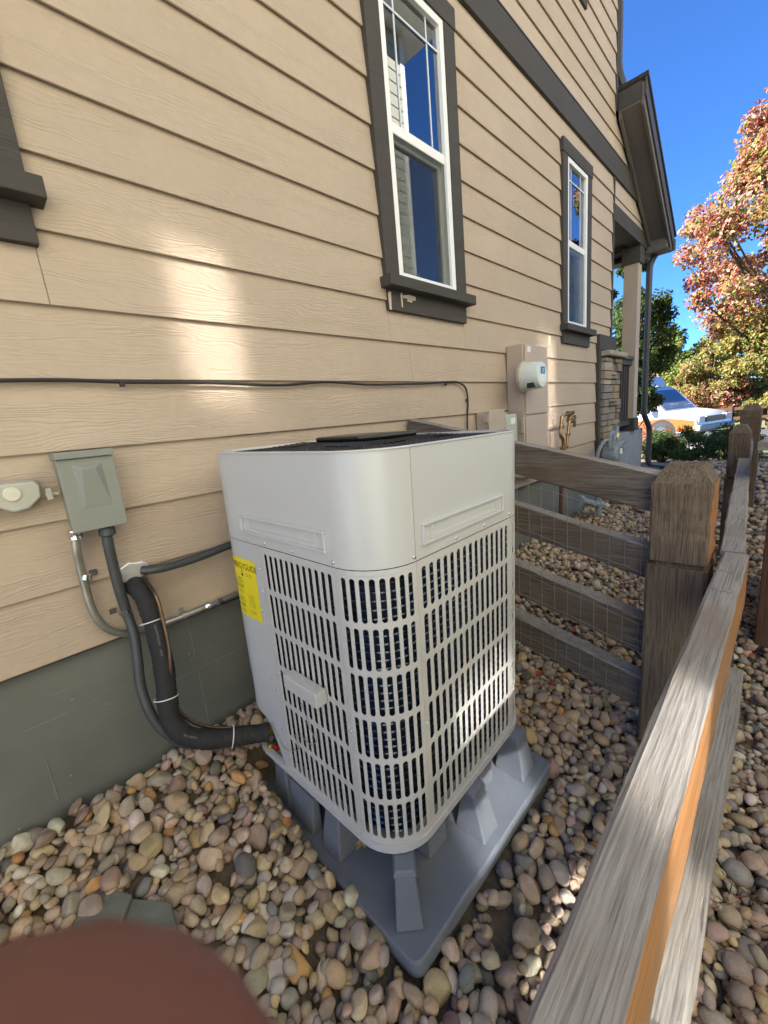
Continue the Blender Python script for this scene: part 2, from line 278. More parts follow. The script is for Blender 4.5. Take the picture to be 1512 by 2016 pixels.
# ------------------------------------------------------------------ the house
house = thing('house', 'tan lap-sided house with charcoal trim and a covered porch', 'house', (0, WALL, .25))
HX0, HX1 = -2.6, 4.85
Z0 = [1.25+1.4*d for d in (-.391, -.2565, -.1225, .007, .139, .270, .397, .522, .645, .769, .890, 1.012, 1.135, 1.254, 1.37)]+[3.315]
Z1 = [3.50, 3.655, 3.81, 3.965, 4.12, 4.275, 4.43, 4.585, 4.74, 4.9, 5.06, 5.22, 5.38, 5.54]
WINS = [(-.75, .155, 1.905, 3.13), (1.597, 2.068, 1.905, 3.13), (3.645, 4.083, 1.895, 3.09), (3.2, 3.94, 4.32, 5.25)]
T = .092
OPEN = [(a-T+.012, b+T-.012, c-.125, d+T-.012) for a, b, c, d in WINS]
def holes(x0, x1, z0, z1):      # rectangles of the strip that no opening takes
    cuts = sorted({x0, x1} | {x for a, b, c, d in OPEN for x in (a, b) if x0 < x < x1 and c < z1 and d > z0}); out = []
    for a, b in zip(cuts[:-1], cuts[1:]):
        xm = (a+b)/2; zs = [(z0, z1)]
        for A, B, Cc, Dd in OPEN:
            if A < xm < B and Cc < z1 and Dd > z0: zs = [q for q in ((z0, min(z1, Cc)), (max(z0, Dd), z1)) if q[1]-q[0] > .012]
        out += [(a, b, *q) for q in zs]
    return out
wm = MB()
zz = [.705]+sorted({z for o in OPEN for z in o[2:]})+[5.6]
for za, zb in zip(zz[:-1], zz[1:]):
    xs = sorted([HX0, HX1]+[x for o in OPEN if o[2] <= za+1e-6 and o[3] >= zb-1e-6 for x in o[:2]])
    for k in range(0, len(xs), 2): wm.box((xs[k], WALL+.004, za), (xs[k+1], WALL+.12, zb))
wm.box((HX0, WALL+.13, .15), (HX0+.12, 9.4, 5.6)); wm.box((HX1-.12, WALL+.13, .15), (HX1, 9.4, 5.6)); wm.box((HX0, 9.4, .15), (HX1, 9.5, 5.6)); wm.box((HX0+.13, WALL+.13, 5.58), (HX1-.13, 9.39, 5.6)); wm.box((HX0+.13, WALL+.13, .6), (HX1-.13, 9.39, .62))
wm.build('wall', 'tan_paint', house)
def plank(x0, x1, za, zb, z0, z1):
    sl = lambda z: .0125*(z-z0)/(z1-z0); m = MB(); top = min(zb, z1)+(.022 if zb >= z1-1e-6 else 0)
    fa, fb = WALL-.020+sl(za), WALL-.020+sl(top)
    m.prism([(fa, za), (fb, top), (fb+.008, top), (fa+.008, za)], 0, x0+.0006, x1-.0006)
    return m.build('siding_plank', 'siding_paint', house, bevel=.0012, segs=1)
joint = {4: [1.655, -.6], 14: [2.17, -.5]}
for zs, off in ((Z0, 0), (Z1, 40)):
    for k in range(len(zs)-1):
        x = HX0; j = sorted(joint.get(k+off, [HX0+1.1+((k*1.37+off*.3) % 3.2)]+[]))
        ends = [HX0]+[q for q in j]+[HX1-.03]
        if k+off not in joint: ends = [HX0, -.9-((k*.31) % .8), HX1-.03]; ends = sorted(ends)
        for a, b in zip(ends[:-1], ends[1:]):
            for (p, q, za, zb) in holes(a, b, zs[k], zs[k+1]): plank(p, q, za, zb, zs[k], zs[k+1])
def hx(p, q, name, mat, bev=.002, par=None): return MB().box(p, q).build(name, mat, par or house, bevel=bev)
hx((HX0, WALL-.012, 5.54), (HX1, WALL+.004, 5.62), 'frieze_board', 'trim_paint')
hx((HX0, WALL-.030, 3.318), (2.325, WALL-.001, 3.498), 'band_board', 'trim_paint'); hx((2.3265, WALL-.030, 3.318), (5.60, WALL-.001, 3.498), 'band_board', 'trim_paint')
hx((HX0, WALL-.034, 3.4985), (5.62, WALL-.001, 3.506), 'band_flashing', 'dark_paint', 0)
hx((HX1-.029, WALL-.024, 1.88), (HX1, WALL+.1, 3.316), 'corner_board', 'trim_paint'); hx((HX1-.029, WALL-.024, 3.84), (HX1, WALL+.1, 5.54), 'corner_board', 'trim_paint')
fd = hx((HX0, WALL+.02, -.2), (HX1-.01, WALL+.2, .708), 'foundation', 'foundation_paint', 0)
for x0_, x1_, z_ in ((-.05, .22, .525), (.30, .60, .47), (.02, .09, .595), (2.2, 3.0, .5)): MB().box((x0_, WALL+.0186, z_), (x1_, WALL+.0215, z_+.0022)).build('form_seam', 'form_line', fd)
for x, za, zb in ((.405, .15, .69), (-.03, .28, .43), (3.1, .15, .69)): MB().box((x, WALL+.0184, za), (x+.0024, WALL+.0216, zb)).build('form_seam', 'form_line', fd)
hx((HX0, WALL-.012, .694), (HX1-.03, WALL+.019, .7025), 'starter_flashing', 'dark_paint', 0)
# windows
def window(x0, x1, z0, z1, name, head_out=0.0, muntins=True, worn=False, split=.515):
    fw = .034; zm = z0+(z1-z0)*split; m = MB(); yf, yb = WALL-.032, WALL+.055
    m.box((x0, yf, z0), (x0+fw, yb, z1)); m.box((x1-fw, yf, z0), (x1, yb, z1)); m.box((x0+fw, yf, z0), (x1-fw, yb, z0+fw)); m.box((x0+fw, yf, z1-fw), (x1-fw, yb, z1))
    w_ = m.build('window', 'vinyl', house, bevel=.003)
    s = MB(); s.box((x0+fw, WALL-.022, zm-.022), (x1-fw, WALL+.01, zm+.022)); s.build('meeting_rail', 'vinyl', w_, bevel=.003)
    s = MB(); i = .016; yl = WALL+.004                                     # lower sash, set back
    s.box((x0+fw, yl, z0+fw), (x0+fw+i, yl+.025, zm-.022)); s.box((x1-fw-i*1.6, yl, z0+fw), (x1-fw, yl+.025, zm-.022)); s.box((x0+fw+i, yl, z0+fw), (x1-fw-i*1.6, yl+.025, z0+fw+i)); s.box((x0+fw+i, yl, zm-.022-i), (x1-fw-i*1.6, yl+.025, zm-.022)); s.build('sash', 'vinyl', w_, bevel=.002)
    MB().box((x0+fw+i, yl+.010, z0+fw+i), (x1-fw-i*1.6, yl+.014, zm-.022-i)).build('lower_pane', 'window_glass', w_)
    MB().box((x0+fw, WALL-.010, zm+.022), (x1-fw, WALL-.006, z1-fw)).build('upper_pane', 'window_glass', w_)
    MB().box((x0+fw, WALL-.016, z0+fw), (x1-fw, WALL-.0155, zm-.022)).build('insect_screen', 'screen_mesh', w_)
    for xx in (x0+fw+.12, x1-fw-.1): MB().box((xx, WALL-.02, z0+fw), (xx+.012, WALL-.0165, z0+fw+.022)).build('screen_tab', 'cap_black', w_)
    if muntins:
        a, b, c, d = x0+fw, x1-fw, zm+.022, z1-fw; tw = .008
        for xx in (a+.085, b-.085): MB().box((xx-tw/2, WALL-.0135, c), (xx+tw/2, WALL-.0105, d)).build('muntin', 'muntin', w_)
        MB().box((a, WALL-.0165, d-.10-tw/2), (b, WALL-.0137, d-.10+tw/2)).build('muntin', 'muntin', w_)
        for xx in (a+.085, b-.085): MB().box((xx-tw/2, WALL+.040, z0+fw+i), (xx+tw/2, WALL+.045, zm-.03)).build('muntin', 'muntin', w_)
    # a dark room behind the glass
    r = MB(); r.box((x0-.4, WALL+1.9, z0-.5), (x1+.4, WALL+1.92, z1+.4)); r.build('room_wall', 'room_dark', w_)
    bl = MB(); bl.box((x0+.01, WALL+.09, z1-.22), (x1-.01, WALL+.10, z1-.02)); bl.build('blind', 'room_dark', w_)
    yt, y2 = WALL-.036, WALL+.02
    MB().box((x0-T, yt, z0-.003), (x0-.001, y2, z1)).build('side_trim', 'trim_paint', w_, bevel=.002); MB().box((x1+.001, yt, z0-.003), (x1+T, y2, z1)).build('side_trim', 'trim_paint', w_, bevel=.002)
    MB().box((x0-T-.006, yt-.004, z1+.001), (x1+T+.006, y2, z1+T)).build('head_trim', 'trim_paint', w_, bevel=.002)
    MB().box((x0-T-.024, WALL-.082, z0-.052), (x1+T+.024, y2, z0-.004)).build('sill', 'trim_paint', w_, bevel=.003)
    ap = MB().box((x0-T+.006, yt+.003, z0-.142), (x1+T-.006, y2, z0-.0525)).build('apron', 'trim_paint', w_, bevel=.002)
    if worn:
        for a, b, c, d in ((0, .012, .0, .075), (.085, .092, .02, .08), (.10, .19, .062, .078), (.13, .165, .05, .062)):
            q = [(x0-T+.004+a, z0-.142+c), (x0-T+.004+b, z0-.14+c-.004), (x0-T+.004+b+.004, z0-.142+d), (x0-T+.006+(a+b)/2, z0-.142+d+.003), (x0-T+.002+a, z0-.142+d-.006)]
            MB().prism(q, 1, yt+.0005, yt+.004).build('bare_patch', 'pale_tan', w_)
    return w_
window(*WINS[0], 'window'); window(*WINS[1], 'window', worn=True); window(*WINS[2], 'window', muntins=True); window(*WINS[3], 'window')
# main roof (it shades the side yard)
rf = MB(); rf.prism([(WALL-.42, 5.60), (5.45, 8.2), (9.9, 5.60), (9.9, 5.75), (5.45, 8.36), (WALL-.42, 5.75)], 0, HX0-.3, HX1+.35); roof = rf.build('roof', 'shingle', house)
MB().box((HX0-.3, WALL-.435, 5.52), (HX1+.35, WALL-.421, 5.76)).build('fascia', 'dark_paint', roof); MB().box((HX0-.3, WALL-.42, 5.575), (HX1+.35, WALL+.0, 5.598)).build('soffit', 'soffit_paint', roof)
gut = MB().box((HX0-.3, WALL-.53, 5.63), (HX1+.4, WALL-.436, 5.75)).build('gutter', 'dark_paint', roof)
# porch
RX0, RZ0, RX1, RZ1 = 4.86, 3.835, 6.10, 3.035           # rake line on the wall
sl_ = (RZ1-RZ0)/(RX1-RX0); OV = WALL-.235; XE = 6.26
rz = lambda x, d=0: RZ0+sl_*(x-RX0)+d
def rake(name, y0, y1, d0, d1, mat, x0=RX0, x1=XE): return MB().prism([(x0, rz(x0, d0)), (x1, rz(x1, d0)), (x1, rz(x1, d1)), (x0, rz(x0, d1))], 1, y0, y1).build(name, mat, house, bevel=.002)
rake('porch_soffit', OV+.022, WALL-.031, .0, .012, 'soffit_paint'); rake('porch_fascia', OV, OV+.0215, -.035, .135, 'soffit_paint', RX0, XE+.005); rake('rake_trim', OV-.016, OV-.0005, .03, .16, 'dark_paint', RX0-.004, XE+.02)
rake('rake_board', WALL-.055, WALL-.0315, -.055, -.004, 'soffit_paint')
rake('porch_roof', OV-.03, 6.2, .1605, .19, 'shingle', RX0-.01, XE+.06)
MB().box((RX0-.004, OV+.022, rz(RX0)+.013), (RX0+.018, WALL-.026, rz(RX0)+.15)).build('overhang_end', 'dark_paint', house)
MB().box((XE-.15, OV+.022, rz(XE)-.015), (XE-.0, 1.395, rz(XE)+.10)).build('eave_return', 'soffit_paint', house); MB().box((XE-.16, OV, rz(XE)-.035), (XE+.02, 5.9, rz(XE)-.016)).build('eave_board', 'dark_paint', house)
MB().box((XE+.008, OV-.02, rz(XE)-.01), (XE+.10, 6.0, rz(XE)+.10)).build('porch_gutter', 'dark_paint', house)
# gable wall of the porch between beam and rake
gw = MB(); gw.prism([(RX0+.004, 3.09), (6.0, 3.09), (6.0, rz(6.0)-.01), (RX0+.004, rz(RX0)-.01)], 1, WALL+.004, WALL+.1); gw.build('porch_gable', 'tan_paint', house)
for zs in (Z0[-3:], Z1[:4]):
    for k in range(len(zs)-1):
        za, zb = zs[k], zs[k+1]; za = max(za, 3.10); xe0 = RX0+(za-RZ0)/sl_-.02; xe1 = RX0+(zb-RZ0)/sl_-.02
        if xe0 < RX0+.05: continue
        xe1 = max(xe1, RX0+.01); fa, fb = WALL-.020, WALL-.0075; m = MB(); x0 = HX1-.0294
        vs_ = [(x0, fa, za), (xe0, fa, za), (xe1, fb, zb+.01), (x0, fb, zb+.01)]; vs_ += [(a, b+.008, c) for a, b, c in vs_]
        m.add(vs_, [(0, 1, 2, 3), (7, 6, 5, 4), (0, 4, 5, 1), (1, 5, 6, 2), (2, 6, 7, 3), (3, 7, 4, 0)]); m.build('siding_plank', 'siding_paint', house)
hx((HX1+.002, WALL-.026, 2.955), (6.10, WALL+.10, 3.098), 'porch_beam', 'trim_paint'); hx((5.9, WALL+.101, 2.955), (6.09, 5.6, 3.098), 'porch_beam', 'trim_paint')
hx((HX1+.005, WALL+.101, 3.02), (5.89, 5.5, 3.05), 'porch_ceiling', 'soffit_paint', 0)
cx0, cx1 = 5.84, 5.99
hx((cx0, WALL+.0, 1.03), (cx1, WALL+.15, 2.78), 'porch_column', 'tan_paint'); hx((cx0-.02, WALL-.02, 2.78), (cx1+.02, WALL+.17, 2.954), 'column_capital', 'trim_paint'); hx((cx0-.02, WALL-.02, .875), (cx1+.02, WALL+.17, 1.03), 'column_plinth', 'trim_paint')
hx((HX1+.011, WALL+.03, -.2), (6.44, 5.2, .872), 'porch_base', 'concrete', .004)
rl = MB().box((4.97, WALL+.01, 1.715), (cx0-.001, WALL+.14, 1.755)).build('porch_railing', 'dark_paint', house, bevel=.003)
MB().box((4.97, WALL+.03, 1.655), (cx0-.001, WALL+.12, 1.7145)).build('top_rail', 'trim_paint', rl); MB().box((4.97, WALL+.03, .955), (cx0-.021, WALL+.12, 1.01)).build('bottom_rail', 'trim_paint', rl)
for k in range(9): x = 5.03+k*.092; MB().box((x, WALL+.05, 1.0105), (x+.035, WALL+.085, 1.6545)).build('baluster', 'trim_paint', rl)
# stone wainscot
st_cols = [(.26, .21, .155), (.33, .27, .20), (.20, .16, .125), (.30, .22, .15), (.235, .215, .195), (.37, .32, .25), (.24, .18, .15)]
for k, c in enumerate(st_cols): plain('veneer_stone_%d' % k, c, .9, .3, 45, .8, 0, .2, .006)
sv = hx((4.462, WALL-.022, .56), (4.975, WALL+.12, 1.70), 'stone_backing', 'foundation_paint', 0); z = .57; r_ = random.Random(3)
while z < 1.665:
    h = min(r_.uniform(.045, .085), 1.675-z); x = 4.464
    while x < 4.985:
        wd = r_.uniform(.11, .24); wd = wd if x+wd < 4.93 else 4.995-x+r_.uniform(-.01, .015); b = MB(); out = r_.uniform(.035, .062)
        if r_.random() < .12 and h > .07: hh = [(z, z+h*.48), (z+h*.52, z+h)]
        else: hh = [(z, z+h)]
        for za, zb in hh:
            b = MB(); j = lambda: r_.uniform(-.004, .004); y0 = WALL-.022-out+j()
            f0 = [(x+.004+j(), y0+j(), za+.003), (x+wd-.004+j(), y0+j(), za+.003+j()), (x+wd-.004+j(), y0+j(), zb-.003+j()), (x+.004+j(), y0+j(), zb-.003)]
            bk = [(a, WALL-.015, c) for a, _, c in f0]; b.add(f0+bk, [(0, 1, 2, 3), (7, 6, 5, 4), (0, 4, 5, 1), (1, 5, 6, 2), (2, 6, 7, 3), (3, 7, 4, 0)]); b.build('stone', 'veneer_stone_%d' % r_.randrange(len(st_cols)), sv, bevel=.006)
        x += max(wd, .02)
    z += h
b = MB().box((4.47, WALL-.125, 1.685), (5.035, WALL+.05, 1.735)); cp = b.build('stone_cap', 'veneer_stone_5', sv, bevel=.012)
hx((4.405, WALL-.045, 1.745), (4.93, WALL+.02, 1.885), 'corner_trim', 'trim_paint'); hx((4.405, WALL-.044, .70), (4.455, WALL+.02, 1.744), 'stone_edge_trim', 'trim_paint')
# downspouts
def roundpath(pts, r, k=5):
    P = [np.array(p, float) for p in pts]; out = [P[0]]
    for a, b, c in zip(P[:-2], P[1:-1], P[2:]):
        u, v = a-b, c-b; lu, lv = np.linalg.norm(u), np.linalg.norm(v); q = min(r, lu*.45, lv*.45); s_, e_ = b+u/lu*q, b+v/lv*q
        out += [(1-t)**2*s_+2*t*(1-t)*b+t*t*e_ for t in np.linspace(0, 1, k)]
    return out+[P[-1]]
def dspout(pts, par=house): m = MB(); m.tube(roundpath(pts, .07), .034, 8); return m.build('downspout', 'dark_paint', par, smooth=True)
dspout([(4.965, 1.42, 5.5), (4.965, 1.41, 4.22), (5.02, 1.36, 4.05)])
dspout([(6.30, 1.30, 2.98), (6.165, 1.36, 2.80), (6.165, 1.36, 1.06), (6.50, 1.36, .86), (6.505, 1.36, .37), (7.2, 1.26, .25), (8.3, 1.15, .12)])
# ------------------------------------------------------------------ neighbouring house, seen in the window glass; its sunlit wall lights the yard
NY = -2.75
nb = thing('neighbour_house', 'olive lap-sided neighbouring house with white trim mirrored in the window glass', 'house', (0, NY, 0))
NX0, NX1, NZ = -6.0, 7.0, 7.9
MB().box((NX0, NY-8, -.4), (NX1, NY-.02, NZ)).build('wall', 'neighbour_paint', nb)
pm = MB().prism([(0, 0), (.012, .2), (.02, .2), (.018, 0)], 0, NX0, NX1-.09); pme = None
for k in range(42):
    m = MB(); z = k*.185+.1; m.prism([(NY+.012, z), (NY-.001, z+.2), (NY-.012, z+.2), (NY-.004, z)], 0, NX0, NX1-.09)
    m.build('siding_plank', 'neighbour_paint', nb)
MB().box((NX1-.088, NY-.15, 0), (NX1+.02, NY+.025, NZ)).build('corner_board', 'white_paint', nb)
MB().box((NX0-.4, NY-8.4, NZ), (NX1+.45, NY+.45, NZ+.03)).build('soffit', 'white_paint', nb); MB().box((NX0-.4, NY+.4505, NZ-.02), (NX1+.45, NY+.475, NZ+.2)).build('fascia', 'white_paint', nb)
MB().prism([(NY+.45, NZ+.031), (NY-4, NZ+2.2), (NY-8.4, NZ+.031)], 0, NX0-.4, NX1+.45).build('roof', 'shingle', nb)
MB().prism([(NY+.3, 3.5), (NY-2.5, 4.6), (NY-2.5, 3.4), (NY+.3, 3.35)], 0, NX1+.021, NX1+1.7).build('porch_roof', 'white_paint', nb)
for x0_, x1_, z0_, z1_ in ((-1.84, -1.62, 4.95, 5.45), (.74, 1.06, 4.50, 5.40), (-1.15, -.80, 2.50, 3.42)):
    fr_ = MB()
    for a, b in (((x0_-.07, z0_-.07), (x1_+.07, z0_)), ((x0_-.07, z1_), (x1_+.07, z1_+.07)), ((x0_-.07, z0_), (x0_, z1_)), ((x1_, z0_), (x1_+.07, z1_))): fr_.box((a[0], NY+.002, a[1]), (b[0], NY+.035, b[1]))
    wn_ = fr_.build('window', 'white_paint', nb); MB().box((x0_, NY+.014, z0_), (x1_, NY+.018, z1_)).build('pane', 'neighbour_glass', wn_)
# ------------------------------------------------------------------ heat pump
US, UR, UJ, UT = .708, .126, .749, 1.0                       # side, corner radius, height of the joint, full height
_rz, _rx, _ry = Matrix.Rotation(.0264, 4, 'Z'), Matrix.Rotation(.0191, 4, 'X'), Matrix.Rotation(.0134, 4, 'Y')
UM = Matrix.Translation((.504, .576, .2011)) @ _ry @ _rx @ _rz; UI = UM.inverted()
unit = thing('heat_pump', 'light grey outdoor heat pump with slotted side panels and dark top grille', 'heat pump'); unit.matrix_world = UM
FL = US-2*UR; AL = UR*math.pi/2
def per(s, inset=0.0):                                       # point on the rounded square outline; s=0 where face 1 leaves the back-left corner
    L = 4*(FL+AL); s = s % L; k = int(s//(FL+AL)); t = s-k*(FL+AL)
    cs = [(UR, UR), (US-UR, UR), (US-UR, US-UR), (UR, US-UR)][k]; n0 = [(-1, 0), (0, -1), (1, 0), (0, 1)][k]; d = [(0, -1), (1, 0), (0, 1), (-1, 0)][k]
    if t <= FL:
        st = {0: (0, US-UR), 1: (UR, 0), 2: (US, UR), 3: (US-UR, US)}[k]; return (st[0]+d[0]*t-n0[0]*inset, st[1]+d[1]*t-n0[1]*inset)
    a = (t-FL)/UR; nx = n0[0]*math.cos(a)+d[0]*math.sin(a); ny = n0[1]*math.cos(a)+d[1]*math.sin(a); return (cs[0]+nx*(UR-inset), cs[1]+ny*(UR-inset))
P4 = FL+AL; S_F1 = 0.0; S_C = FL; S_F2 = P4; S_C2 = P4+FL; S_F3 = 2*P4; S_C3 = 2*P4+FL; S_F4 = 3*P4; S_C4 = 3*P4+FL
def sy(y): return US-UR-y                                    # s of a point on face 1 at local y
def pv(s, w, ins=0.0): x, y = per(s, ins); return (x, y, w)
def shell(name, s0, s1, w0, w1, mat, step=.02, th=.004, lip=0.0, parent=unit, bev=.0012, wfun=None):
    n = max(2, int(math.ceil((s1-s0)/step))); ss = np.linspace(s0+.0005, s1-.0005, n+1); m = MB(); b0 = wfun or (lambda s: w0)
    vs_ = [pv(s, w_, i-lip) for s in ss for w_, i in ((b0(s), 0), (w1, 0), (w1, th), (b0(s), th))]
    fs = [(4*i+a, 4*(i+1)+a, 4*(i+1)+b, 4*i+b) for i in range(n) for a, b in ((0, 1), (1, 2), (2, 3), (3, 0))]+[(0, 1, 2, 3), (4*n+3, 4*n+2, 4*n+1, 4*n)]
    return m.add(vs_, fs).build(name, mat, parent, smooth=True, local=True, angle=40)
def grille(name, s0, s1, w0, w1, n, rows, mat='louvre_grey', mx=.012, fill=.62, th=.0022):
    m = MB(); K = 5; pitch = (s1-s0-2*mx)/n; mw = .012; rh = (w1-w0-2*mw)/rows; R = pitch*fill/2
    def cell(a, b, c, d, hole):
        cu, cw = (a+b)/2, (c+d)/2; hl = (d-c)/2-.0065-R; ring = []; outer = []
        for q in range(4*K):
            ang = math.pi/4+2*math.pi*(q)/(4*K); ring.append((cu+R*math.cos(ang), cw+R*math.sin(ang)+(hl if math.sin(ang) > 0 else -hl)))
            tx, tz = math.cos(ang), math.sin(ang); k = 1/max(abs(tx), abs(tz)); outer.append((cu+tx*k*(b-a)/2, cw+tz*k*(d-c)/2))
        N = 4*K; ri2 = [(cu+(x-cu)*.93, z) for x, z in ring]
        vs_ = [pv(u, w_) for u, w_ in outer]+[pv(u, w_, .0003) for u, w_ in ring]+[pv(u, w_, th) for u, w_ in ri2]
        m.add(vs_, [(q, (q+1) % N, N+(q+1) % N, N+q) for q in range(N)]+[(N+q, N+(q+1) % N, 2*N+(q+1) % N, 2*N+q) for q in range(N)])
    for r in range(rows):
        for k in range(n): cell(s0+mx+k*pitch, s0+mx+(k+1)*pitch, w0+mw+r*rh, w0+mw+(r+1)*rh, True)
    def strip(a, b, c, d, nn):
        ss = np.linspace(a, b, nn+1); m.add([pv(s, z) for s in ss for z in (c, d)], [(2*i, 2*i+2, 2*i+3, 2*i+1) for i in range(nn)])
    strip(s0, s0+mx, w0, w1, 1); strip(s1-mx, s1, w0, w1, 1); strip(s0+mx, s1-mx, w0, w0+mw, n); strip(s0+mx, s1-mx, w1-mw, w1, n)
    for s, f in ((s0, 1), (s1, -1)): m.add([pv(s, w0), pv(s, w1), pv(s, w1, .012), pv(s, w0, .012)], [(0, 1, 2, 3)])
    return m.build(name, mat, unit, local=True)
g0 = sy(.445); RB = .022
shell('upper_panel', S_C4-4*P4, S_F2, UJ+.001, UT, 'unit_grey'); shell('upper_panel', S_F2+.0012, S_C2+AL*.999, UJ+.001, UT, 'unit_grey'); shell('upper_panel', S_F3+.0012, S_C4-.0012, UJ+.001, UT, 'unit_grey')
def cutf(s): y = US-UR-s if s > 0 else US; return float(np.interp(s, [-AL, -.02, .03, .085, .105, 1], [.175, .165, .155, .075, RB, RB]))
shell('service_panel', S_C4-4*P4, g0-.001, RB, UJ-.001, 'unit_panel', .012, wfun=cutf)
grille('slotted_panel', g0, S_C-.001, RB, UJ-.001, 12, 6); grille('corner_grille', S_C, S_F2, RB, UJ-.001, 8, 6, mx=.008); grille('slotted_panel', S_F2+.001, S_C2-.001, RB, UJ-.001, 15, 6); grille('corner_grille', S_C2, S_F3, RB, UJ-.001, 8, 6, mx=.008); grille('slotted_panel', S_F3+.001, S_C3-.001, RB, UJ-.001, 14, 6)
shell('back_panel', S_C3, S_C4-.001, RB, UJ-.001, 'unit_panel')
m = MB(); n = 120; ss = np.linspace(0, 4*P4, n, endpoint=False)                     # base pan with a turned rim
vs_ = [pv(s, w_, i) for s in ss for w_, i in ((0, -.004), (RB-.001, -.004), (RB-.001, .010), (0, .010))]
m.add(vs_, [(4*i+a, 4*((i+1) % n)+a, 4*((i+1) % n)+b, 4*i+b) for i in range(n) for a, b in ((0, 1), (1, 2), (2, 3), (3, 0))]+[tuple(4*i+3 for i in range(n))]); m.build('base_pan', 'unit_panel', unit, smooth=True, local=True)
m = MB(); vs_ = [pv(s, w_, .036) for s in ss for w_ in (RB, UJ+.02)]; m.add(vs_, [(2*i, 2*((i+1) % n), 2*((i+1) % n)+1, 2*i+1) for i in range(n)]+[tuple(2*i+1 for i in range(n))]); coil = m.build('coil', 'coil_back', unit, local=True)
m = MB()
for k in range(34):
    w_ = .035+k*.021; m.tube([pv(s, w_, .026+.002*math.sin(40*s+k)) for s in np.linspace(S_F1, S_C3, 64)], .0032, 5)
o = m.build('coil_tubes', 'coil_tube', coil, smooth=True, local=True); o['kind'] = 'stuff'
# embossed handle recesses in the upper panels
def recess(face, a, b, w0):
    pts = [(a, w0), (b, w0), (b, w0+.050), (a, w0+.050)]; m = MB(); fr = .0065
    f = (lambda u, z, i: (-i, u, z)) if face == 1 else (lambda u, z, i: (u, -i, z))
    def quad(A, B, i0, i1): (u0, z0), (u1, z1) = A, B; m.add([f(u0, z0, i0), f(u1, z0, i0), f(u1, z1, i0), f(u0, z1, i0), f(u0, z0, i1), f(u1, z0, i1), f(u1, z1, i1), f(u0, z1, i1)], [(0, 1, 2, 3), (4, 7, 6, 5), (0, 4, 5, 1), (1, 5, 6, 2), (2, 6, 7, 3), (3, 7, 4, 0)])
    for A, B in (((a, w0), (b, w0+fr)), ((a, w0+.05-fr), (b, w0+.05)), ((a, w0+fr), (a+fr, w0+.05-fr)), ((b-fr, w0+fr), (b, w0+.05-fr))): quad(A, B, .0003, .0065)
    quad((a+fr+.028, w0+fr), (a+fr+.036, w0+.05-fr), .0003, .003); quad((b-fr-.036, w0+fr), (b-fr-.028, w0+.05-fr), .0003, .003); quad((a+fr+.036, w0+fr), (b-fr-.036, w0+fr+.010), .0003, .0035)
    return m.build('handle_recess', 'unit_grey', unit, local=True, bevel=.0018)
recess(1, .150, .525, UJ+.030); recess(2, .15, .530, UJ+.030)
# screws
sm = MB(); sm.lathe([(.0001, .0032), (.003, .0028), (.0045, .0012), (.0048, 0)], (0, 0, 0), (1, 0, 0), 10); scr = sm.mesh('screw', 'screw_metal', True)
def screw(s, w_):
    x, y = per(s, -.0005); x2, y2 = per(s, -.01); o = link('screw', scr, unit, local=True); o.location = (x, y, w_); o.rotation_euler = (0, 0, math.atan2(y2-y, x2-x))
for s in (g0-.06, g0+.03, g0+.16, S_C-.004, S_F2-.006, S_F2+.16, S_F2+.30, S_C2-.01): screw(s, UJ+.012)
for w_ in (.68, .61, .45, .30, .16, .07): screw(g0-.014, w_)
for w_ in (.55, .33): screw(g0-.035, w_)
for s, w_ in ((S_C-.004, .33), (S_F2+.008, .33), (S_C2+.004, .45), (S_C2+.004, .25), (g0+.004, .36), (g0+.004, .52)): screw(s, w_)
for s in (g0+.0, g0+.12, g0+.26, S_C+.01, S_F2+.02, S_F2+.14, S_F2+.27, S_C2): screw(s+.001, .012)
# top: dark rim plate, wire grille rings and the motor cap
m = MB(); vs_ = [pv(s, UT-.012, .004) for s in ss]; m.add(vs_, [tuple(range(n))]); top = m.build('top_grille', 'unit_dark', unit, local=True)
m = MB(); vs_ = [pv(s, w_, i) for s in ss for w_, i in ((UT+.0002, -.003), (UT+.003, -.001), (UT+.003, .010), (UT-.006, .012))]
m.add(vs_, [(4*i+a, 4*((i+1) % n)+a, 4*((i+1) % n)+b, 4*i+b) for i in range(n) for a, b in ((0, 1), (1, 2), (2, 3))]); m.build('top_rim', 'unit_grey', unit, smooth=True, local=True)
m = MB(); hc = US/2
for k in range(1, 13):
    ins = .022+k*.021; m.tube([pv(s, UT-.006+.012*(k/13), ins) for s in np.linspace(0, 4*P4, 65)], .0028, 4)
for k in range(72):
    s = k*4*P4/72; a = pv(s, UT-.007, .014); m.tube([a, (hc+(a[0]-hc)*.3, hc+(a[1]-hc)*.3, UT+.007)], .0022, 4)
gw_ = m.build('grille_wire', 'unit_dark', top, local=True); gw_['kind'] = 'stuff'
m = MB(); c = [(hc-.125, hc-.09), (hc-.09, hc-.125), (hc+.09, hc-.125), (hc+.125, hc-.09), (hc+.125, hc+.09), (hc+.09, hc+.125), (hc-.09, hc+.125), (hc-.125, hc+.09)]
m.prism(c, 2, UT+.009, UT+.022); m.build('motor_cap', 'cap_black', unit, local=True, bevel=.006)
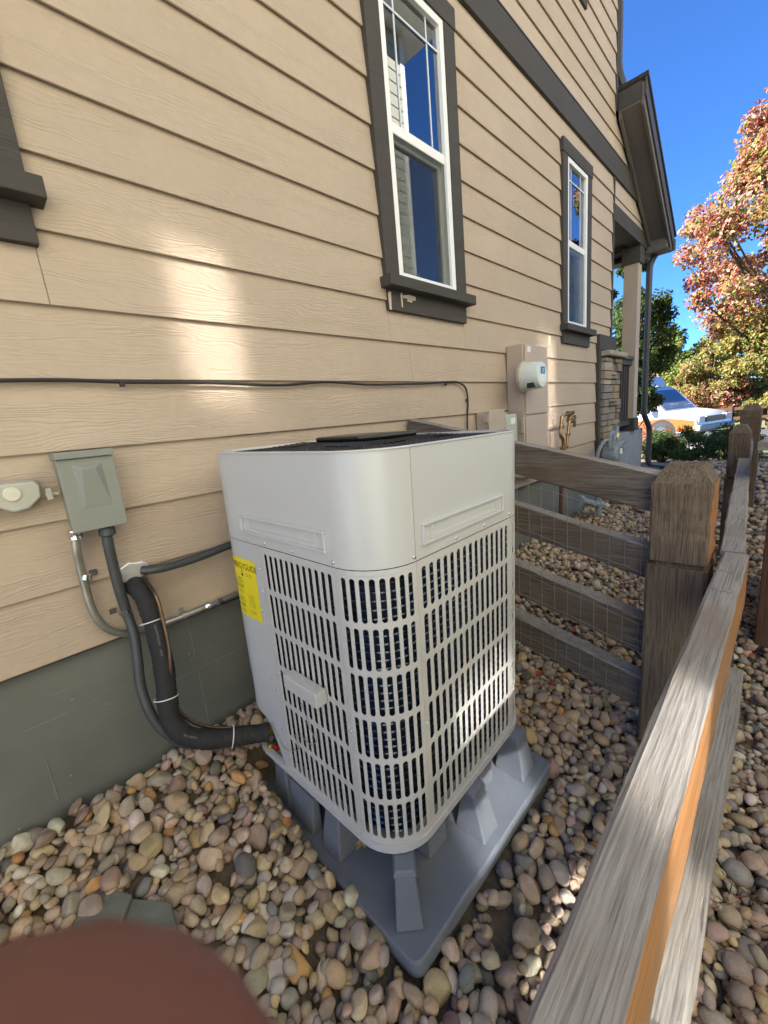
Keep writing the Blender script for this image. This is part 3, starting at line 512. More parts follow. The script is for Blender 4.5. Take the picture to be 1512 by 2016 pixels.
# stickers: print laid on the outline, so it bends round the corner
def on_skin(vs2, s_of_u, w0, lift): return [pv(s_of_u-0+u, w0+v, -lift) for u, v in vs2]
def sticker(name, s0, s1, w0, w1, mat, lift=.0006):
    ss = np.linspace(s0, s1, 14); m = MB(); m.add([pv(s, z, -lift) for s in ss for z in (w0, w1)]+[pv(s, z, -lift+.0004) for s in ss for z in (w0, w1)], [(2*i, 2*i+2, 2*i+3, 2*i+1) for i in range(13)]); return m.build(name, mat, unit, smooth=True, local=True)
LS1 = sy(.485); LS0 = LS1-.158; LW1 = .694; LW0 = .505
eg = sticker('energy_label', LS0, LS1, LW0, LW1, 'label_yellow'); tag(eg, 'yellow energy label with black heading and small print', None)
m = MB()
def say(txt, u, w_, size, sx=1.0):
    v, f = text_mesh(txt, size); 
    if len(v): m.add([pv(LS0+u+p[0]*sx, w_+p[1], -.0010) for p in v], f)
say('ENERGYGUIDE', .010, LW1-.034, .027, .86)
m.add([pv(LS0+u, z, -.001) for u, z in ((.076, LW1-.036), (.079, LW1-.036), (.079, LW1-.050), (.085, LW1-.050), (.0775, LW1-.060), (.070, LW1-.050), (.076, LW1-.050))], [tuple(range(7))])
say('Cooling', .040, LW1-.070, .0085); say('Seasonal Energy Efficiency', .016, LW1-.079, .0062); say('17.00-19.00', .012, LW1-.097, .0165, .8); say('Heating', .040, LW1-.133, .0085); say('Seasonal Performance', .018, LW1-.142, .0062); say('8.50-10.00', .012, LW1-.160, .0165, .8)
for k in range(7): say('lines of small print', .097, LW1-.115-k*.0058, .0046, .95)
for k in range(2): say('lines of small print', .097, LW1-.165-k*.006, .0046, .95); say('model and capacity', .097, LW1-.048-k*.006, .0046, .95); say('least efficient   most efficient', .014, LW1-.107-k*.006, .0048); say('least efficient   most efficient', .014, LW1-.172-k*.006, .0048)
m.build('label_print', 'ink', eg, local=True)['kind'] = 'stuff'
sticker('rating_label', S_C4-4*P4+.10, S_C4-4*P4+.165, .20, .30, 'label_navy')
# sensor box on the left grille with a loop of thin wire
def ul(px, py, x=0.0):                                       # pixel to the unit's own frame, on its face plane x
    o = UI @ Vector(CP); d = (UI.to_3x3() @ Vector(ray(px, py))); t = (x-o.x)/d.x; return o+d*t
a, b, c = ul(560, 1352, -.035), ul(625, 1398, -.035), ul(558, 1330, -.002)
m = MB(); m.box((-.036, b.y, b.z), (-.0015, a.y, b.z+.040)); m.build('sensor_box', 'unit_panel', unit, local=True, bevel=.003)
wp = [ul(*q, -.006) for q in ((592, 1386), (600, 1405), (612, 1440), (622, 1455), (612, 1466), (595, 1452), (580, 1450), (588, 1470), (575, 1478), (560, 1472), (545, 1448), (535, 1420))]
m = MB(); m.tube(spline([tuple(p) for p in wp], 70), .0013, 6); m.build('sensor_wire', 'emt', unit, smooth=True, local=True)
# service valves
v1 = ul(533, 1437, .018); v2 = ul(536, 1466, .018)
m = MB(); m.lathe([(.013, 0), (.016, .006), (.016, .022), (.011, .026), (.011, .05)], v1-Vector((.02, 0, 0)), (1, 0, 0), 12); m.tube([v1, v1+Vector((0, -.01, .035))], [.010, .008], 8); m.build('service_valve', 'brass', unit, smooth=True, local=True)
m = MB(); m.lathe([(.009, 0), (.011, .005), (.011, .016), (.008, .02), (.008, .05)], v2-Vector((.015, 0, 0)), (1, 0, 0), 12); sv2 = m.build('service_valve', 'brass', unit, smooth=True, local=True)
m = MB(); m.lathe([(.008, 0), (.008, .012)], v2+Vector((.004, -.012, -.004)), (0, -1, 0), 10); m.build('valve_cap', 'red_cap', sv2, smooth=True, local=True)
# ------------------------------------------------------------------ plastic riser stand under the unit
stand = thing('equipment_stand', 'blue-grey plastic riser stand with tapered legs under the heat pump', 'stand', (.81, .85, .0))
PT = .048                                                     # top of its plate
def rrect(x0, y0, x1, y1, r, k=5):
    out = []
    for cx, cy, a0 in ((x0+r, y0+r, 180), (x1-r, y0+r, 270), (x1-r, y1-r, 0), (x0+r, y1-r, 90)):
        out += [(cx+r*math.cos(math.radians(a0+90*i/k)), cy+r*math.sin(math.radians(a0+90*i/k))) for i in range(k+1)]
    return out
m = MB(); m.prism(rrect(PADX[0], PADY[0], PADX[1], PADY[1], .03), 2, PT-.05, PT); m.build('plate', 'stand_plastic', stand, bevel=.006)
def leg(top, bot, z1=.196):     # tapered hollow-looking block: top and bottom rectangles (x0,y0,x1,y1)
    m = MB(); t = [(top[0], top[1]), (top[2], top[1]), (top[2], top[3]), (top[0], top[3])]; b = [(bot[0], bot[1]), (bot[2], bot[1]), (bot[2], bot[3]), (bot[0], bot[3])]; h = .016
    lerp = [((1-.1)*t[i][0]+.1*b[i][0], (1-.1)*t[i][1]+.1*b[i][1]) for i in range(4)]
    m.add([(*p, PT+.001) for p in b]+[(*p, z1-h) for p in lerp], [(3, 2, 1, 0), (4, 5, 6, 7)]+[(i, (i+1) % 4, 4+(i+1) % 4, 4+i) for i in range(4)])
    lg = m.build('leg', 'stand_plastic', stand, bevel=.004)
    g = .006; cap = MB(); q = [(t[0][0]-g, t[0][1]-g), (t[1][0]+g, t[1][1]-g), (t[2][0]+g, t[2][1]+g), (t[3][0]-g, t[3][1]+g)]
    cap.add([(*p, z1-h+.0005) for p in q]+[(*p, z1) for p in t], [(3, 2, 1, 0), (4, 5, 6, 7)]+[(i, (i+1) % 4, 4+(i+1) % 4, 4+i) for i in range(4)]); cap.build('leg_cap', 'stand_plastic', lg, bevel=.003)
    return lg
x0, y0, x1, y1 = PADX[0], PADY[0], PADX[1], PADY[1]

def corner_leg(cx, cy, ang):
    lg = leg((-.024, -.022, .024, .03), (-.034, -.052, .034, .045)); 
    for o in (lg, *lg.children):
        M = Matrix.Translation((cx, cy, 0)) @ Matrix.Rotation(ang, 4, 'Z')
        o.data.transform(M)
corner_leg(.535, .592, math.radians(-45))
leg((1.065, .56, 1.12, .62), (1.05, .535, 1.135, .64)); leg((.50, 1.08, .555, 1.14), (.485, 1.06, .57, 1.15)); leg((1.065, 1.08, 1.12, 1.14), (1.05, 1.06, 1.135, 1.15))
leg((.508, .815, .553, .875), (.484, .805, .570, .888)); leg((.80, .562, .855, .60), (.79, .525, .87, .625)); leg((1.075, .80, 1.12, .88), (1.06, .79, 1.135, .90)); leg((.77, 1.09, .85, 1.14), (.75, 1.07, .87, 1.15))
m = MB(); m.add([(.482, .93, PT+.001), (.50, .93, .17), (.50, 1.055, .17), (.482, 1.055, PT+.001), (.52, .93, PT+.001), (.52, .93, .17), (.52, 1.055, .17), (.52, 1.055, PT+.001)], [(0, 1, 2, 3), (7, 6, 5, 4), (0, 4, 5, 1), (1, 5, 6, 2), (2, 6, 7, 3), (3, 7, 4, 0)]); m.build('skirt', 'stand_plastic', stand, bevel=.003)
for a, b in (((.60, .70), (1.02, 1.05)), ((.66, .62), (.74, 1.05)), ((.92, .62), (1.0, 1.05))): m = MB(); m.box((a[0], a[1], PT+.001), (b[0], b[1], .185)); m.build('inner_rib', 'stand_plastic', stand, bevel=.003)
# ------------------------------------------------------------------ things on the wall
YW = WALL-.020                                               # face of the siding
def wallpt(px, py, out=.02): return AY(px, py, WALL-out)
# disconnect box
bx0, bx1, bz0, bz1 = .155, .272, 1.052, 1.252; dep = .075
dis = thing('disconnect_box', 'grey metal disconnect box with raised cover panel on the siding', 'electrical box', (.21, YW, bz0))
MB().box((bx0, YW-dep, bz0), (bx1, YW-.001, bz1)).build('body', 'box_grey', dis, bevel=.003)
MB().box((bx0-.004, YW-dep-.007, bz0-.004), (bx1+.004, YW-dep-.0005, bz1-.014)).build('cover', 'box_grey', dis, bevel=.002)
m = MB(); u0, u1, v0, v1 = bx0+.022, bx1-.022, bz0+.055, bz1-.03; yb, yt = YW-dep-.0072, YW-dep-.020
m.add([(u0, yb, v0), (u1, yb, v0), (u1-.004, yb, v1), (u0+.004, yb, v1), (u0+.014, yb-.001, v0+.006), (u1-.014, yb-.001, v0+.006), (u1-.022, yt, v1-.012), (u0+.022, yt, v1-.012)], [(4, 5, 6, 7), (0, 1, 5, 4), (1, 2, 6, 5), (2, 3, 7, 6), (3, 0, 4, 7)]); m.build('raised_panel', 'box_grey', dis, bevel=.002)
MB().box((bx0-.005, YW-dep-.016, bz1-.0135), (bx1+.005, YW-.001, bz1+.004)).build('rain_lip', 'box_grey', dis, bevel=.0015)
# outdoor outlet with a clear in-use cover
out = thing('outdoor_outlet', 'outdoor outlet under a smoky bubble cover beside the disconnect box', 'outlet', (.06, YW, 1.15))
oc = [(-.10, 1.135), (.03, 1.135), (.055, 1.118), (.085, 1.122), (.115, 1.150), (.118, 1.185), (.108, 1.197), (-.10, 1.203)]
m = MB(); n_ = len(oc); inn = [(.0+(x-.02)*.94+.02, 1.163+(z-1.163)*.86) for x, z in oc]; Y0, Y1 = YW-.001, YW-.045
m.add([(x, Y0, z) for x, z in oc]+[(x, Y0-.010, z) for x, z in oc]+[(x, Y1, z) for x, z in inn], [(i, (i+1) % n_, n_+(i+1) % n_, n_+i) for i in range(n_)]+[(n_+i, n_+(i+1) % n_, 2*n_+(i+1) % n_, 2*n_+i) for i in range(n_)]+[tuple(range(2*n_, 3*n_))]); m.build('bubble_cover', 'outlet_cover', out, bevel=.004)
for x in (.012, .058): m = MB(); m.lathe([(.0175, 0), (.0175, .003), (.015, .005)], (x, Y1-.0002, 1.168), (0, -1, 0), 20); m.build('receptacle', 'ivory', out, smooth=True)
m = MB(); m.box((.120, YW-.035, 1.150), (.150, YW-.02, 1.158)); m.box((.122, YW-.04, 1.14), (.135, YW-.015, 1.17)); m.build('hinge', 'outlet_cover', out, bevel=.002)
# conduits
def ribbed(pts, r, n, amp=.09):
    P = spline(pts, n); m = MB(); m.tube(P, [r*(1+amp*(1 if i % 2 else -1)) for i in range(n)], 12); return m
P = [AY(207, 1030, 1.335), AY(211, 1060, 1.335), AY(222, 1110, 1.338), AY(238, 1170, 1.34), AY(252, 1212, 1.34), AY(264, 1250, 1.325), AY(271, 1300, 1.31), AY(277, 1350, 1.30), AY(292, 1395, 1.28), AY(318, 1435, 1.26), AY(360, 1462, 1.235), AY(430, 1462, 1.20), AY(505, 1440, 1.14)]
fx = thing('flexible_conduit', 'dark ribbed conduit running from the disconnect box to the unit', 'conduit', tuple(P[6]))
ribbed(P, .0135, 330).build('hose', 'conduit_dark', fx, smooth=True, angle=180)
m = MB(); m.lathe([(.016, 0), (.021, .004), (.021, .02), (.017, .026), (.017, .034)], (P[0][0], P[0][1], bz0-.034), (0, 0, 1), 14); m.build('fitting', 'conduit_dark', fx, smooth=True)
def strap(px, py, Y, r, side, par):
    c = AY(px, py, Y); m = MB(); m.lathe([(r+.0035, -.007), (r+.0035, .007)], c, (.25*side, 0, 1), 16); e = c+np.array([side*(r+.018), .0, .004]); m.box((min(c[0]+side*r, e[0]), YW-.004, c[2]-.006), (max(c[0]+side*r, e[0]), YW-.0015, c[2]+.010)); m.build('strap', 'chrome', par, smooth=True)
strap(246, 1204, 1.343, .0135, -1, fx)
Q = [AY(147, 1046, 1.342), AY(150, 1075, 1.345), AY(158, 1115, 1.355), AY(168, 1155, 1.36), AY(178, 1190, 1.36), AY(193, 1220, 1.36), AY(215, 1240, 1.362), AY(245, 1247, 1.365), AY(275, 1243, 1.366), AY(330, 1225, 1.366), AY(400, 1197, 1.366), AY(470, 1168, 1.366), AY(640, 1105, 1.366)]
em = thing('metal_conduit', 'bare metal conduit bent from the disconnect box along the foundation', 'conduit', tuple(Q[5]))
m = MB(); m.tube(spline(Q, 110), .0105, 12); m.build('pipe', 'emt', em, smooth=True, angle=180)
m = MB(); m.lathe([(.0125, 0), (.0165, .003), (.0165, .012), (.0135, .014), (.0150, .017), (.0150, .028)], (Q[0][0], Q[0][1], bz0-.028), (0, 0, 1), 14); m.build('compression_fitting', 'chrome', em, smooth=True)
strap(170, 1135, 1.358, .011, 1, em)
c = AY(420, 1189, 1.366); m = MB(); m.lathe([(.013, -.03), (.0155, -.026), (.0155, -.012), (.012, -.01), (.012, .01), (.0155, .012), (.0155, .026), (.013, .03)], c, (1, 0, .02), 14); m.build('coupling', 'chrome', em, smooth=True)
c = AY(362, 1212, 1.366); m = MB(); m.lathe([(.0135, -.008), (.0135, .008)], c, (1, 0, .02), 14); m.box((c[0]-.008, WALL-.02, c[2]-.02), (c[0]+.008, WALL+.015, c[2]+.026)); m.build('strap', 'emt', em, smooth=True)
dk = thing('black_pipe', 'black pipe tucked under the bottom siding board', 'pipe', (.6, WALL-.0, .70)); m = MB(); m.tube([(.30, WALL-.008, .690), (1.25, WALL-.008, .695)], .013, 10); m.build('pipe', 'cable_black', dk, smooth=True)
# upper flexible conduit and wall penetration
P2 = [AY(278, 1123, 1.35), AY(300, 1122, 1.335), AY(345, 1112, 1.335), AY(400, 1094, 1.34), AY(450, 1074, 1.345), AY(520, 1050, 1.35), AY(600, 1030, 1.36)]
uc = thing('wall_conduit', 'dark ribbed conduit leaving the foil-sealed wall hole sideways', 'conduit', tuple(P2[0])); ribbed(P2, .0125, 200).build('hose', 'conduit_dark', uc, smooth=True, angle=180)
m = MB(); c = AY(258, 1130, YW-.01); rr_ = random.Random(5); ring = [(c[0]+(.040+rr_.uniform(-.008, .010))*math.cos(a)*1.15, c[2]+.004+(.030+rr_.uniform(-.006, .008))*math.sin(a)) for a in np.linspace(0, 2*math.pi, 16, endpoint=False)]
m.prism(ring, 1, YW-.014, YW+.003); m.build('foil_seal', 'foil', uc, bevel=.004)
# insulated line set
LP = [AY(262, 1150, 1.385), AY(272, 1158, 1.345), AY(287, 1180, 1.310), AY(303, 1225, 1.285), AY(316, 1278, 1.265), AY(325, 1330, 1.25), AY(330, 1380, 1.235), AY(337, 1418, 1.22), AY(362, 1446, 1.20), AY(405, 1455, 1.175), AY(465, 1450, 1.145), AY(529, 1441, 1.105)]
ls = thing('refrigerant_line', 'thick black foam-insulated refrigerant line curving into the unit', 'pipe', tuple(LP[6]))
SP = spline(LP, 140); m = MB(); m.tube(SP, [.0275+.0010*math.sin(i*.37)+.0007*math.sin(i*1.7) for i in range(140)], 20); m.build('insulation', 'pipe_foam', ls, smooth=True, angle=180)
m = MB(); Lq = [AY(285, 1140, 1.33), AY(308, 1175, 1.27), AY(322, 1225, 1.25), AY(333, 1280, 1.235), AY(335, 1310, 1.23), AY(342, 1380, 1.235), AY(365, 1412, 1.225), AY(405, 1430, 1.2), AY(470, 1432, 1.165), AY(525, 1428, 1.12)]; m.tube(spline(Lq, 80), .0055, 8); plain('dull_copper', (.14, .095, .065), .35, .3, 40, .1, .8); m.build('bare_pipe', 'dull_copper', ls, smooth=True)
for i in (28, 70, 119):
    t = SP[i+1]-SP[i]; m = MB(); u = Vector(t).orthogonal().normalized(); q = Vector(t).normalized().cross(u); m.tube([Vector(SP[i])+(u*math.cos(a)+q*math.sin(a))*(.0295+.005*max(0, math.cos(a*1.0-1))) for a in np.linspace(0, 2*math.pi, 25)], .0016, 6); m.build('zip_tie', 'white_plastic', ls, smooth=True)
m = MB(); tv, tf = text_mesh('PIPE INSULATION   1 3/8 ID', .0075)
for a, b in ((30, 62), (92, 100)):
    L_ = np.linalg.norm(SP[b]-SP[a]); 
    for f in tf:
        co = tv[list(f)]
        if co[:, 0].max() > L_*.95: continue
        vv = []
        for p_ in co:
            k = a+(b-a)*p_[0]/L_; i = int(k); c = SP[i]+(SP[i+1]-SP[i])*(k-i); t = (SP[i+1]-SP[i]); t /= np.linalg.norm(t); d = CP-c; d -= t*(d@t); d /= np.linalg.norm(d); sd_ = np.cross(d, t); vv.append(c+d*.0290-sd_*(p_[1]-.003))
        m.add(vv, [tuple(range(len(vv)))])
plain('faint_print', (.20, .20, .20), .8); pr = m.build('foam_print', 'faint_print', ls); pr['kind'] = 'stuff'
# black cable along a lap
cb = thing('black_cable', 'thin black cable clipped along a siding lap and turning down', 'cable', (1.0, YW, 1.44))
cp_ = [(-3, YW-.004, 1.445)]+[tuple(wallpt(x, y, .026)) for x, y in ((0, 749), (120, 748), (240, 752), (400, 753), (560, 758), (640, 752), (720, 757), (800, 756), (840, 755), (880, 752), (905, 754), (917, 764), (921, 785), (920, 820), (921, 870))]
m = MB(); m.tube(spline(cp_, 160), .0052, 8); m.build('cable', 'cable_black', cb, smooth=True)
for x, y in ((240, 757), (877, 757), (919, 787)): c = wallpt(x, y, .026); m = MB(); m.box((c[0]-.006, YW-.014, c[2]-.006), (c[0]+.006, YW-.001, c[2]+.006)); m.build('clip', 'cable_black', cb, bevel=.002)
# service boxes behind the unit and the meter
tb = thing('telecom_box', 'small tan telecom box mounted low beside a pale green box', 'utility box', (2.31, YW, 1.0))
MB().box((2.225, YW-.085, 1.0), (2.40, YW-.001, 1.262)).build('body', 'tan_paint', tb, bevel=.004); MB().box((2.215, YW-.094, .995), (2.405, YW-.0855, 1.268)).build('lid', 'tan_paint', tb, bevel=.003)
for z in (1.04, 1.2): MB().box((2.207, YW-.09, z), (2.2145, YW-.06, z+.045)).build('hinge', 'tan_paint', tb, bevel=.002)
pb = thing('fibre_box', 'pale green plastic box between the tan box and the meter', 'utility box', (2.5, YW, 1.0))
MB().box((2.425, YW-.09, .98), (2.585, YW-.001, 1.235)).build('body', 'pale_green', pb, bevel=.014); MB().box((2.49, YW-.0915, 1.17), (2.55, YW-.0901, 1.21)).build('sticker', 'paper_white', pb)
m = MB(); m.box((2.42, YW-.02, 1.236), (2.59, YW-.001, 1.25)); m.build('bracket', 'pale_green', pb)
em_ = thing('electric_meter', 'tan electric meter enclosure with round glass meter', 'electric meter', (2.8, YW, .85))
mx0, mx1, my = 2.625, 2.985, WALL-.135
MB().box((mx0, my, .80), (mx1, YW-.001, 1.668)).build('enclosure', 'tan_paint', em_, bevel=.004); MB().box((mx0+.012, my-.012, 1.22), (mx1-.004, my-.0005, 1.664)).build('meter_cover', 'tan_paint', em_, bevel=.004); MB().box((mx0+.012, my-.010, .82), (mx1-.004, my-.0005, 1.212)).build('lower_cover', 'tan_paint', em_, bevel=.004)
MB().box((mx0-.012, my-.004, 1.10), (mx0+.011, my+.02, 1.20)).build('latch', 'tan_paint', em_, bevel=.003); MB().box((mx0+.04, my-.0135, 1.615), (mx0+.085, my-.0122, 1.65)).build('sticker', 'paper_white', em_)
mc = AY(1041, 741, my-.05); mc = (mc[0], my-.012, mc[2])
m = MB(); m.lathe([(.098, 0), (.100, .006), (.098, .016), (.09, .018)], mc, (0, -1, 0), 32); m.build('meter_ring', 'tan_paint', em_, smooth=True, angle=50)
m = MB(); m.lathe([(.086, .016), (.085, .07), (.080, .115), (.074, .126), (.060, .128)], mc, (0, -1, 0), 32); mt = m.build('meter', 'meter_white', em_, smooth=True, angle=50)
m = MB(); m.box((mc[0]-.028, mc[1]-.1305, mc[2]+.005), (mc[0]+.028, mc[1]-.1282, mc[2]+.045)); m.build('display', 'meter_face', mt); m = MB(); m.box((mc[0]-.05, mc[1]-.1295, mc[2]-.045), (mc[0]+.05, mc[1]-.1282, mc[2]-.005)); m.build('name_plate', 'paper_white', mt)
m = MB(); v, f = text_mesh('12', .034); m.add([(mc[0]-.02+p[0], mc[1]-.1308, mc[2]+.012+p[1]) for p in v], f); m.build('digits', 'paper_white', mt)
m = MB(); m.box((mc[0]-.075, mc[1]-.10, mc[2]-.075), (mc[0]-.035, mc[1]-.06, mc[2]-.045)); m.build('bar_code', 'ink', mt)
# brass backflow preventer
bf = thing('backflow_preventer', 'brass backflow preventer standing off the siding on a brown pipe', 'plumbing valve', (3.45, 1.27, .3)); YB = 1.27
def B(px, py): return AY(px, py, YB)
m = MB(); m.tube(spline([B(1124, 817), B(1112, 817), B(1106, 822), B(1105, 835), B(1104, 858), B(1108, 865), B(1109, 880), B(1107, 893)], 50), .013, 10); m.build('riser', 'bronze', bf, smooth=True)
m = MB(); m.tube([B(1122, 822), B(1119, 845), B(1116, 870), B(1113, 888), B(1108, 893)], .012, 10); m.build('riser', 'bronze', bf, smooth=True)
c = B(1123, 825); m = MB(); m.lathe([(.020, -.03), (.030, -.02), (.030, .012), (.022, .02), (.020, .035), (.034, .045), (.034, .062), (.020, .064)], c, (0, 0, 1), 16); m.build('bonnet', 'bronze', bf, smooth=True)
for px, py in ((1105, 840), (1118, 855), (1108, 885), (1114, 880)): c = B(px, py); m = MB(); m.lathe([(.015, -.012), (.020, -.010), (.020, .010), (.015, .012)], c, (0, 0, 1), 8); m.build('union', 'bronze', bf)
m = MB(); c = B(1131, 830); m.tube([B(1124, 832), c], .008, 8); m.bar(c+np.array([0, 0, -.045]), c+np.array([.01, 0, .05]), .012, .02, (0, 1, 0)); m.build('handle', 'bronze', bf, smooth=True)
m = MB(); p0 = B(1107, 893); m.tube([p0, (p0[0], p0[1]+.02, .15)], .016, 10); m.build('stem_pipe', 'rust_pipe', bf, smooth=True); m = MB(); m.tube([B(1107, 886), (3.62, WALL-.01, B(1107, 886)[2])], .014, 10); m.build('wall_pipe', 'bronze', bf, smooth=True)
# gas meter
gm = thing('gas_meter', 'blue-grey gas meter with regulator and pipes against the stone', 'gas meter', (4.75, 1.18, .25)); gy = 1.17
c = AY(1203, 893, gy)
m = MB(); m.lathe([(.05, -.10), (.10, -.085), (.115, -.05), (.115, .05), (.10, .085), (.05, .10)], c, (0, 1, 0), 24); m.box((c[0]-.10, c[1]-.07, c[2]-.02), (c[0]+.10, c[1]+.07, c[2]+.12)); m.build('body', 'gas_paint', gm, smooth=True, bevel=.01)
c2 = AY(1192, 862, gy); m = MB(); m.tube(spline([(c[0]-.08, gy, c[2]+.10), (c[0]-.08, gy, c2[2]+.04), (c[0]-.06, gy, c2[2]+.09), (c[0]+.05, gy, c2[2]+.12)], 30), .028, 12); m.build('inlet_pipe', 'gas_paint', gm, smooth=True)
m = MB(); m.tube(spline([(c[0]-.22, gy+.05, .15), (c[0]-.22, gy+.05, c2[2]-.02), (c[0]-.18, gy+.03, c2[2]+.03), (c[0]-.05, gy, c2[2]+.02)], 30), .024, 12); m.build('supply_pipe', 'gas_paint', gm, smooth=True)
m = MB(); m.tube([(c[0]+.07, gy, c[2]+.1), (c[0]+.08, gy, c2[2]+.02), (c[0]+.30, gy+.02, c2[2]+.16)], .026, 12); m.build('outlet_pipe', 'gas_paint', gm, smooth=True)
c3 = (c[0]+.16, gy-.03, c[2]+.10); m = MB(); m.lathe([(.03, -.06), (.085, -.03), (.09, 0), (.085, .02), (.03, .03), (.026, .09)], c3, (.5, -.6, .5), 20); m.build('regulator', 'gas_paint', gm, smooth=True)
m = MB(); m.box((c[0]-.04, c[1]-.115, c[2]+.01), (c[0]+.05, c[1]-.105, c[2]+.08)); m.build('index_window', 'paper_white', gm, bevel=.006)
e0 = AY(1213, 852, gy+.02); e1 = AY(1220, 838, gy+.02); m = MB(); m.tube(spline([e0, (e0[0]+.05, gy+.02, e0[2]+.0), e1], 12), .03, 10); m.build('brass_elbow', 'brass', gm, smooth=True)
for ch in gm.children:
    ch.data.transform(Matrix.Translation((c[0], gy, c[2]-.05)) @ Matrix.Scale(.74, 4) @ Matrix.Translation((-c[0], -gy, -c[2]+.05)))
lp = thing('yard_pipe', 'blue-grey pipe stub with fittings lying low by the foundation', 'pipe', (4.2, 1.2, .25)); a, b = AY(1142, 985, 1.2), AY(1188, 996, 1.2)
m = MB(); m.tube([a, b], .028, 12); m.build('pipe', 'gas_paint', lp, smooth=True); m = MB(); m.lathe([(.04, -.03), (.04, .03)], a, (1, 0, 0), 12); m.build('end_cap', 'gas_paint', lp); m = MB(); q = AY(1178, 990, 1.2); m.tube([q+np.array([0, 0, .10]), q-np.array([0, 0, .12])], .03, 12); m.build('riser', 'gas_paint', lp, smooth=True)
# ------------------------------------------------------------------ fences
def beam(p0, p1, wd, ht, mats, seed, seg=24, jit=.004, side_mi=None, up=(0, 0, 1), taper=0):
    """rough-sawn rail: chamfered section, edges that wander; faces whose normal points to -Y take the second material when side_mi is set"""
    r = np.random.default_rng(seed); p0, p1 = np.array(p0, float), np.array(p1, float); d = (p1-p0)/np.linalg.norm(p1-p0); upv = np.array(up, float); sx = np.cross(d, upv); sx /= np.linalg.norm(sx); u = np.cross(sx, d)
    ch = .0035; sec = [(-.5*wd+ch, -.5*ht), (.5*wd-ch, -.5*ht), (.5*wd, -.5*ht+ch), (.5*wd, .5*ht-ch), (.5*wd-ch, .5*ht), (-.5*wd+ch, .5*ht), (-.5*wd, .5*ht-ch), (-.5*wd, -.5*ht+ch)]
    off = np.zeros((seg+1, 8, 2)); 
    for k in range(8):
        w1 = np.cumsum(r.normal(0, 1, (seg+1, 2)), 0); w1 -= np.linspace(w1[0], w1[-1], seg+1); off[:, k] = w1*jit*.45+r.normal(0, jit*.25, (seg+1, 2))
    m = MB(); vs_ = []
    for i in range(seg+1):
        c = p0+(p1-p0)*i/seg
        for k, (a, b) in enumerate(sec): vs_.append(c+sx*(a+off[i, k, 0])+u*(b+off[i, k, 1]))
    fs = [(i*8+k, i*8+(k+1) % 8, (i+1)*8+(k+1) % 8, (i+1)*8+k) for i in range(seg) for k in range(8)]; mi = [(1 if side_mi and k in side_mi else 0) for i in range(seg) for k in range(8)]
    fs += [tuple(range(8))[::-1], tuple(seg*8+k for k in range(8))]; mi += [0, 0]; m.add(vs_, fs, mi); return m
fA = thing('split_rail_fence', 'weathered rail fence running beside the gravel with heavy square posts', 'fence', (1.61, .23, -.1))
fB = thing('cross_fence', 'weathered four-rail fence with wire mesh between house wall and post', 'fence', (1.6, .8, .05))
def post(x0, x1, y0, y1, zt, zb, notch, seed, orange=False):
    r = np.random.default_rng(seed); m = MB(); j = lambda: r.normal(0, .0016); o = 2 if orange else 0; N = 10
    def block(xa, xb, ya, yb, za, zb_):
        for_z = np.linspace(za, zb_, N+1); ch = .007; vs_ = []
        for z in for_z:
            for (x, y) in ((xa+ch, ya), (xb-ch, ya), (xb, ya+ch), (xb, yb-ch), (xb-ch, yb), (xa+ch, yb), (xa, yb-ch), (xa, ya+ch)): vs_.append((x+j(), y+j(), z))
        fs = [(i*8+k, i*8+(k+1) % 8, (i+1)*8+(k+1) % 8, (i+1)*8+k) for i in range(N) for k in range(8)]; mi = [1 if orange and k == 0 else 0 for i in range(N) for k in range(8)]
        m.add(vs_, fs+[tuple(range(8))[::-1], tuple(N*8+k for k in range(8))], mi+[0, 0]); return [N*8+k+len(m.v)-len(vs_) for k in range(8)]
    block(x0-.006, x1, y0-.002, y1+.006, zb, notch-.012); block(x0+.012, x1-.012, y0+.012, y1-.010, notch-.0125, notch+.0055); block(x0, x1, y0, y1, notch+.005, zt-.055)
    c = .034; cx, cy = (x0+x1)/2, (y0+y1)/2; base_ = [(x0+.002, y0+.002), (x1-.002, y0+.002), (x1-.002, y1-.002), (x0+.002, y1-.002)]; tp = [(x0+c, y0+c), (x1-c, y0+c), (x1-c, y1-c), (x0+c, y1-c)]
    m.add([(*p, zt-.0552) for p in base_]+[(p[0]+j(), p[1]+j(), zt+j()) for p in tp], [(0, 1, 5, 4), (1, 2, 6, 5), (2, 3, 7, 6), (3, 0, 4, 7), (4, 5, 6, 7)], 0)
    return m.build('post', ['wood_post_z', 'wood_orange_z'], fA, bevel=.003)
post(1.53, 1.69, .150, .308, 1.035, -.35, .715, 1, True); post(4.04, 4.2, .205, .33, .99, -.4, .60, 2); post(5.55, 5.72, .215, .375, 1.09, -.4, .80, 3)
beam((-.9, .088, .665), (1.62, .090, .665), .062, .17, ['wood_grey_x', 'wood_orange_x'], 4, 40, .0012, (2, 1)).build('rail', ['wood_grey_x', 'wood_orange_x'], fA)
beam((1.63, .100, .690), (4.30, .245, .690), .062, .12, ['wood_grey_x'], 5, 40, .0022).build('rail', 'wood_grey_x', fA)
beam((4.33, .245, .70), (6.5, .33, .72), .06, .12, ['wood_grey_x'], 6, 20, .006).build('rail', 'wood_grey_x', fA)
beam((.45, .072, .30), (1.60, .078, .30), .070, .13, ['wood_grey_x'], 8, 30, .0014).build('rail', 'wood_grey_x', fA); beam((-1.0, .076, .30), (.44, .072, .30), .070, .13, ['wood_grey_x'], 9, 30, .0014).build('rail', 'wood_grey_x', fA)
beam((1.63, .10, .33), (4.30, .245, .33), .055, .12, ['wood_dark_x'], 10, 24, .005).build('rail', 'wood_dark_x', fA)
